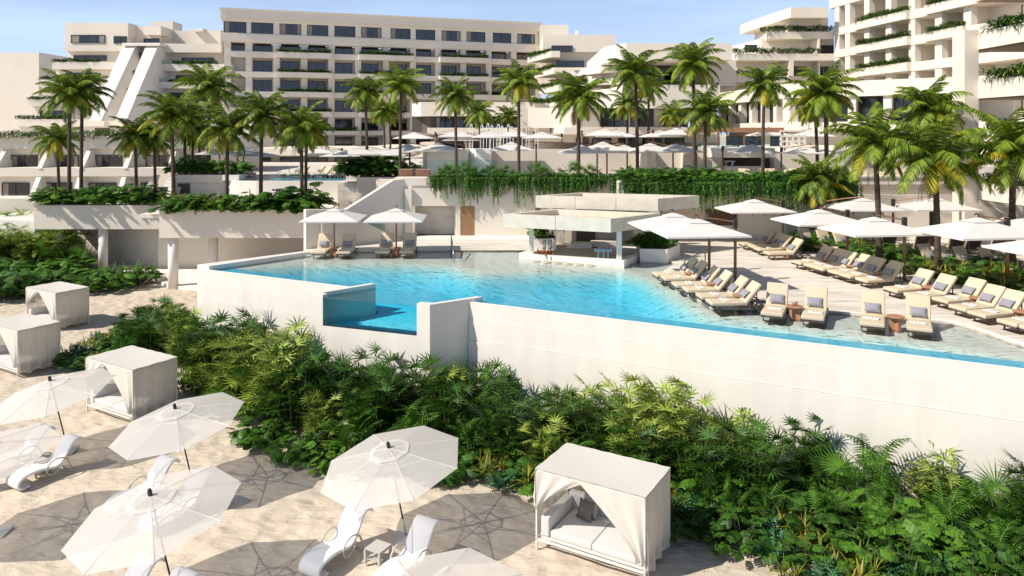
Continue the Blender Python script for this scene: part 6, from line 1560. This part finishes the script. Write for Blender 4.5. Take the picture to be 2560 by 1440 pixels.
def make_slat_table():
    t = empty('slatted_table', (0, 0, 0)); tag(t, 'x', 'side table'); mb = MB()
    for i in range(9): mb.box(-.24+i*.055, -.24+i*.055+.045, -.24, .24, .37, .395)
    mb.box(-.25, .25, -.25, -.22, .33, .37); mb.box(-.25, .25, .22, .25, .33, .37); mb.build('top', 'greyplastic', t)
    for sx in (-1, 1):
        for sy in (-1, 1): mb = MB(); mb.box(sx*.225-.03, sx*.225+.03, sy*.225-.03, sy*.225+.03, 0, .345); mb.build('leg', 'greyplastic', t)
    mb = MB()
    for i in range(8): mb.box(-.2+i*.053, -.2+i*.053+.03, -.2, .2, .12, .135)
    mb.build('shelf', 'greyplastic', t); return t
TB = Proto(make_slat_table())
for u, v, lb in ((945, 1366, 'grey slatted table between the two centre foreground chaises'), (97, 1153, 'grey slatted table between the two chaises at the left')):
    p = G(u, v, .39); TB.put((p.x, p.y, 0), R(61), lb, 'grey slatted beach tables')
for u, v, lb in ((470, 1240, 'grey slatted table hidden between the chaises behind the lower left umbrella'),):
    p = G(u, v, .39); TB.put((p.x, p.y, 0), R(61), lb, 'grey slatted beach tables')

# ================================================================== cabanas (daybeds with cloth roofs)
CW_, CD_, CHt = 3.0, 1.82, 2.08
def drape_mesh(side):
    """front curtain pulled back to one post: a rippled sheet narrowing towards the tie"""
    mb = MB(); mb.smooth = True; n, m_ = 22, 16; V = []
    for j in range(m_+1):
        t = j/m_; z = 2.06-1.55*t*(1.0 if side > 0 else .62)
        # sheet runs from the post inwards; the inner edge sweeps to the post
        inner = (CW_*.56 if side > 0 else CW_*.44)*(1-t)**(1.2 if side > 0 else 1.45)+.14*(.6+.4*t)
        for i in range(n+1):
            f_ = i/n; x_ = f_*inner; y_ = .035*math.sin(f_*16+side)*(.4+t)+.05*math.sin(f_*7+t*3)*t - .04; zz = z-.16*math.sin(math.pi*f_)*(1-t)*(t*2)+.0
            V.append((x_, y_, zz-(.0 if t < .9 else .05*math.sin(f_*9))))
    mb.add(V, [(j*(n+1)+i, j*(n+1)+i+1, (j+1)*(n+1)+i+1, (j+1)*(n+1)+i) for j in range(m_) for i in range(n)])
    return mb
def make_cabana():
    """x runs along the front from the right front post to the left, y goes to the back"""
    t = empty('cabana', (0, 0, 0)); tag(t, 'x', 'cabana')
    mb = MB()
    for x_ in (0, CW_):
        for y_ in (0, CD_): mb.box(x_-.02, x_+.02, y_-.02, y_+.02, 0, CHt)
    mb.box(0, CW_, -.02, .02, CHt-.04, CHt); mb.box(0, CW_, CD_-.02, CD_+.02, CHt-.04, CHt); mb.box(-.02, .02, 0, CD_, CHt-.04, CHt); mb.box(CW_-.02, CW_+.02, 0, CD_, CHt-.04, CHt)
    mb.box(0, CW_, -.02, .03, .22, .27); mb.box(0, CW_, CD_-.03, CD_+.02, .22, .27); mb.box(-.02, .02, 0, CD_, .22, .27); mb.box(CW_-.02, CW_+.02, 0, CD_, .22, .27); mb.build('frame', 'sofabase', t)
    mb = MB(); mb.smooth = True; n = 14; V = []
    for j in range(n+1):
        for i in range(n+1): V.append((-.03+(CW_+.06)*i/n, -.03+(CD_+.06)*j/n, CHt+.03-.07*math.sin(math.pi*i/n)*math.sin(math.pi*j/n)+.008*math.sin(i*2.3+j*1.1)))
    mb.add(V, [(j*(n+1)+i, j*(n+1)+i+1, (j+1)*(n+1)+i+1, (j+1)*(n+1)+i) for j in range(n) for i in range(n)]); mb.build('roof_cloth', 'drape', t)
    def sheet(name, f, n=40, m_=10, key='mesh'):
        mb = MB(); mb.smooth = True; V = [f(i/n, j/m_) for j in range(m_+1) for i in range(n+1)]
        mb.add(V, [(j*(n+1)+i, j*(n+1)+i+1, (j+1)*(n+1)+i+1, (j+1)*(n+1)+i) for j in range(m_) for i in range(n)]); return mb.build(name, key, t)
    sheet('side_curtain', lambda a, b: (-.03-.045*math.sin(a*22+b*2)*(.15+b)-.02*math.sin(a*51)*b, CD_*a, CHt-(CHt-.14)*b+.04*math.sin(a*17)*b))
    sheet('side_curtain', lambda a, b: (CW_+.03+.02*math.sin(a*26)*(.2+b), CD_*a, CHt-(CHt-.3)*b+.03*math.sin(a*17)*b), key='wicker')
    sheet('back_curtain', lambda a, b: (CW_*a, CD_+.02+.02*math.sin(a*40)*(.2+b), CHt-(CHt-.3)*b), 30, key='wicker')
    d = drape_mesh(1).build('front_drape', 'drape', t)
    d2 = drape_mesh(-1).build('front_drape', 'drape', t); d2.scale = (-1, 1, 1); d2.location = (CW_, 0, 0)
    # valance cloth folded over the left corner
    sheet('corner_cloth', lambda a, b: (CW_+.02+.16*b*math.sin(a*3)+.02*math.sin(a*18), -.06+.5*a, CHt+.02-1.0*b*(1-.35*a)), 12, 8, 'drape')
    mb = MB(); mb.box(.06, CW_-.1, .08, CD_-.06, .26, .34); mb.build('seat_base', 'sofabase', t)
    for k in range(2): mb = MB(); mb.box(.26+k*(CW_-.62)/2, .26+(k+1)*(CW_-.62)/2-.012, .07, CD_-.36, .345, .52); mb.build('seat_cushion', 'sofa', t, bevel=.035, seg=3)
    mb = MB(); mb.box(.2, CW_-.2, CD_-.34, CD_-.1, .345, .92); mb.build('backrest', 'sofa', t, bevel=.04, seg=3)
    mb = MB(); mb.box(CW_-.34, CW_-.1, .05, CD_-.35, .345, .86); mb.build('armrest', 'sofa', t, bevel=.04, seg=3)
    mb = MB(); mb.box(.05, .24, .05, CD_-.35, .345, .56); mb.build('armrest', 'sofa', t, bevel=.04, seg=3)
    return t
CB = Proto(make_cabana())
ca = math.atan2(.51, -.86)       # the front runs away to the left
for i, (u, v, lb) in enumerate(((1612, 1245, 'large white cloth cabana with a grey sofa in the right foreground'), (332, 926, 'white cloth cabana left of centre beside the planting, third from the left'), (44, 828, 'white cloth cabana cut by the left edge'), (139, 733.6, 'farthest white cloth cabana at the left near the pavilion'))):
    p = G(u, v, CHt); o = CB.put((p.x, p.y, 0), ca, lb, 'white cloth cabanas on the beach', (1, -1, 1))
    if i == 0:
        Mx = Matrix.Translation((p.x, p.y, 0)) @ Matrix.Rotation(ca, 4, 'Z') @ Matrix.Diagonal((1, -1, 1, 1))
        for (mk, w_, loc, rz, tilt, lb2) in (('pillowlight', .56, (CW_*.68, CD_-.52, .80), 15, 68, 'light grey square pillow leaning on the cabana sofa back'), ('pillowdark', .5, (CW_*.70, CD_-.72, .76), 12, 64, 'dark taupe square pillow in front of the light one in the cabana')):
            mb, kk = pillow_mesh(w_, w_, .2, mk); q = mb.build('pillow', kk); tag(q, lb2, 'pillow')
            W4 = Mx @ Matrix.Translation(loc) @ Matrix.Rotation(R(90+rz), 4, 'Z') @ Matrix.Rotation(R(-tilt), 4, 'Y'); q.matrix_world = Matrix.Translation(W4.to_translation()) @ Matrix.Rotation(ca+R(-90-rz), 4, 'Z') @ Matrix.Rotation(R(-tilt), 4, 'Y')
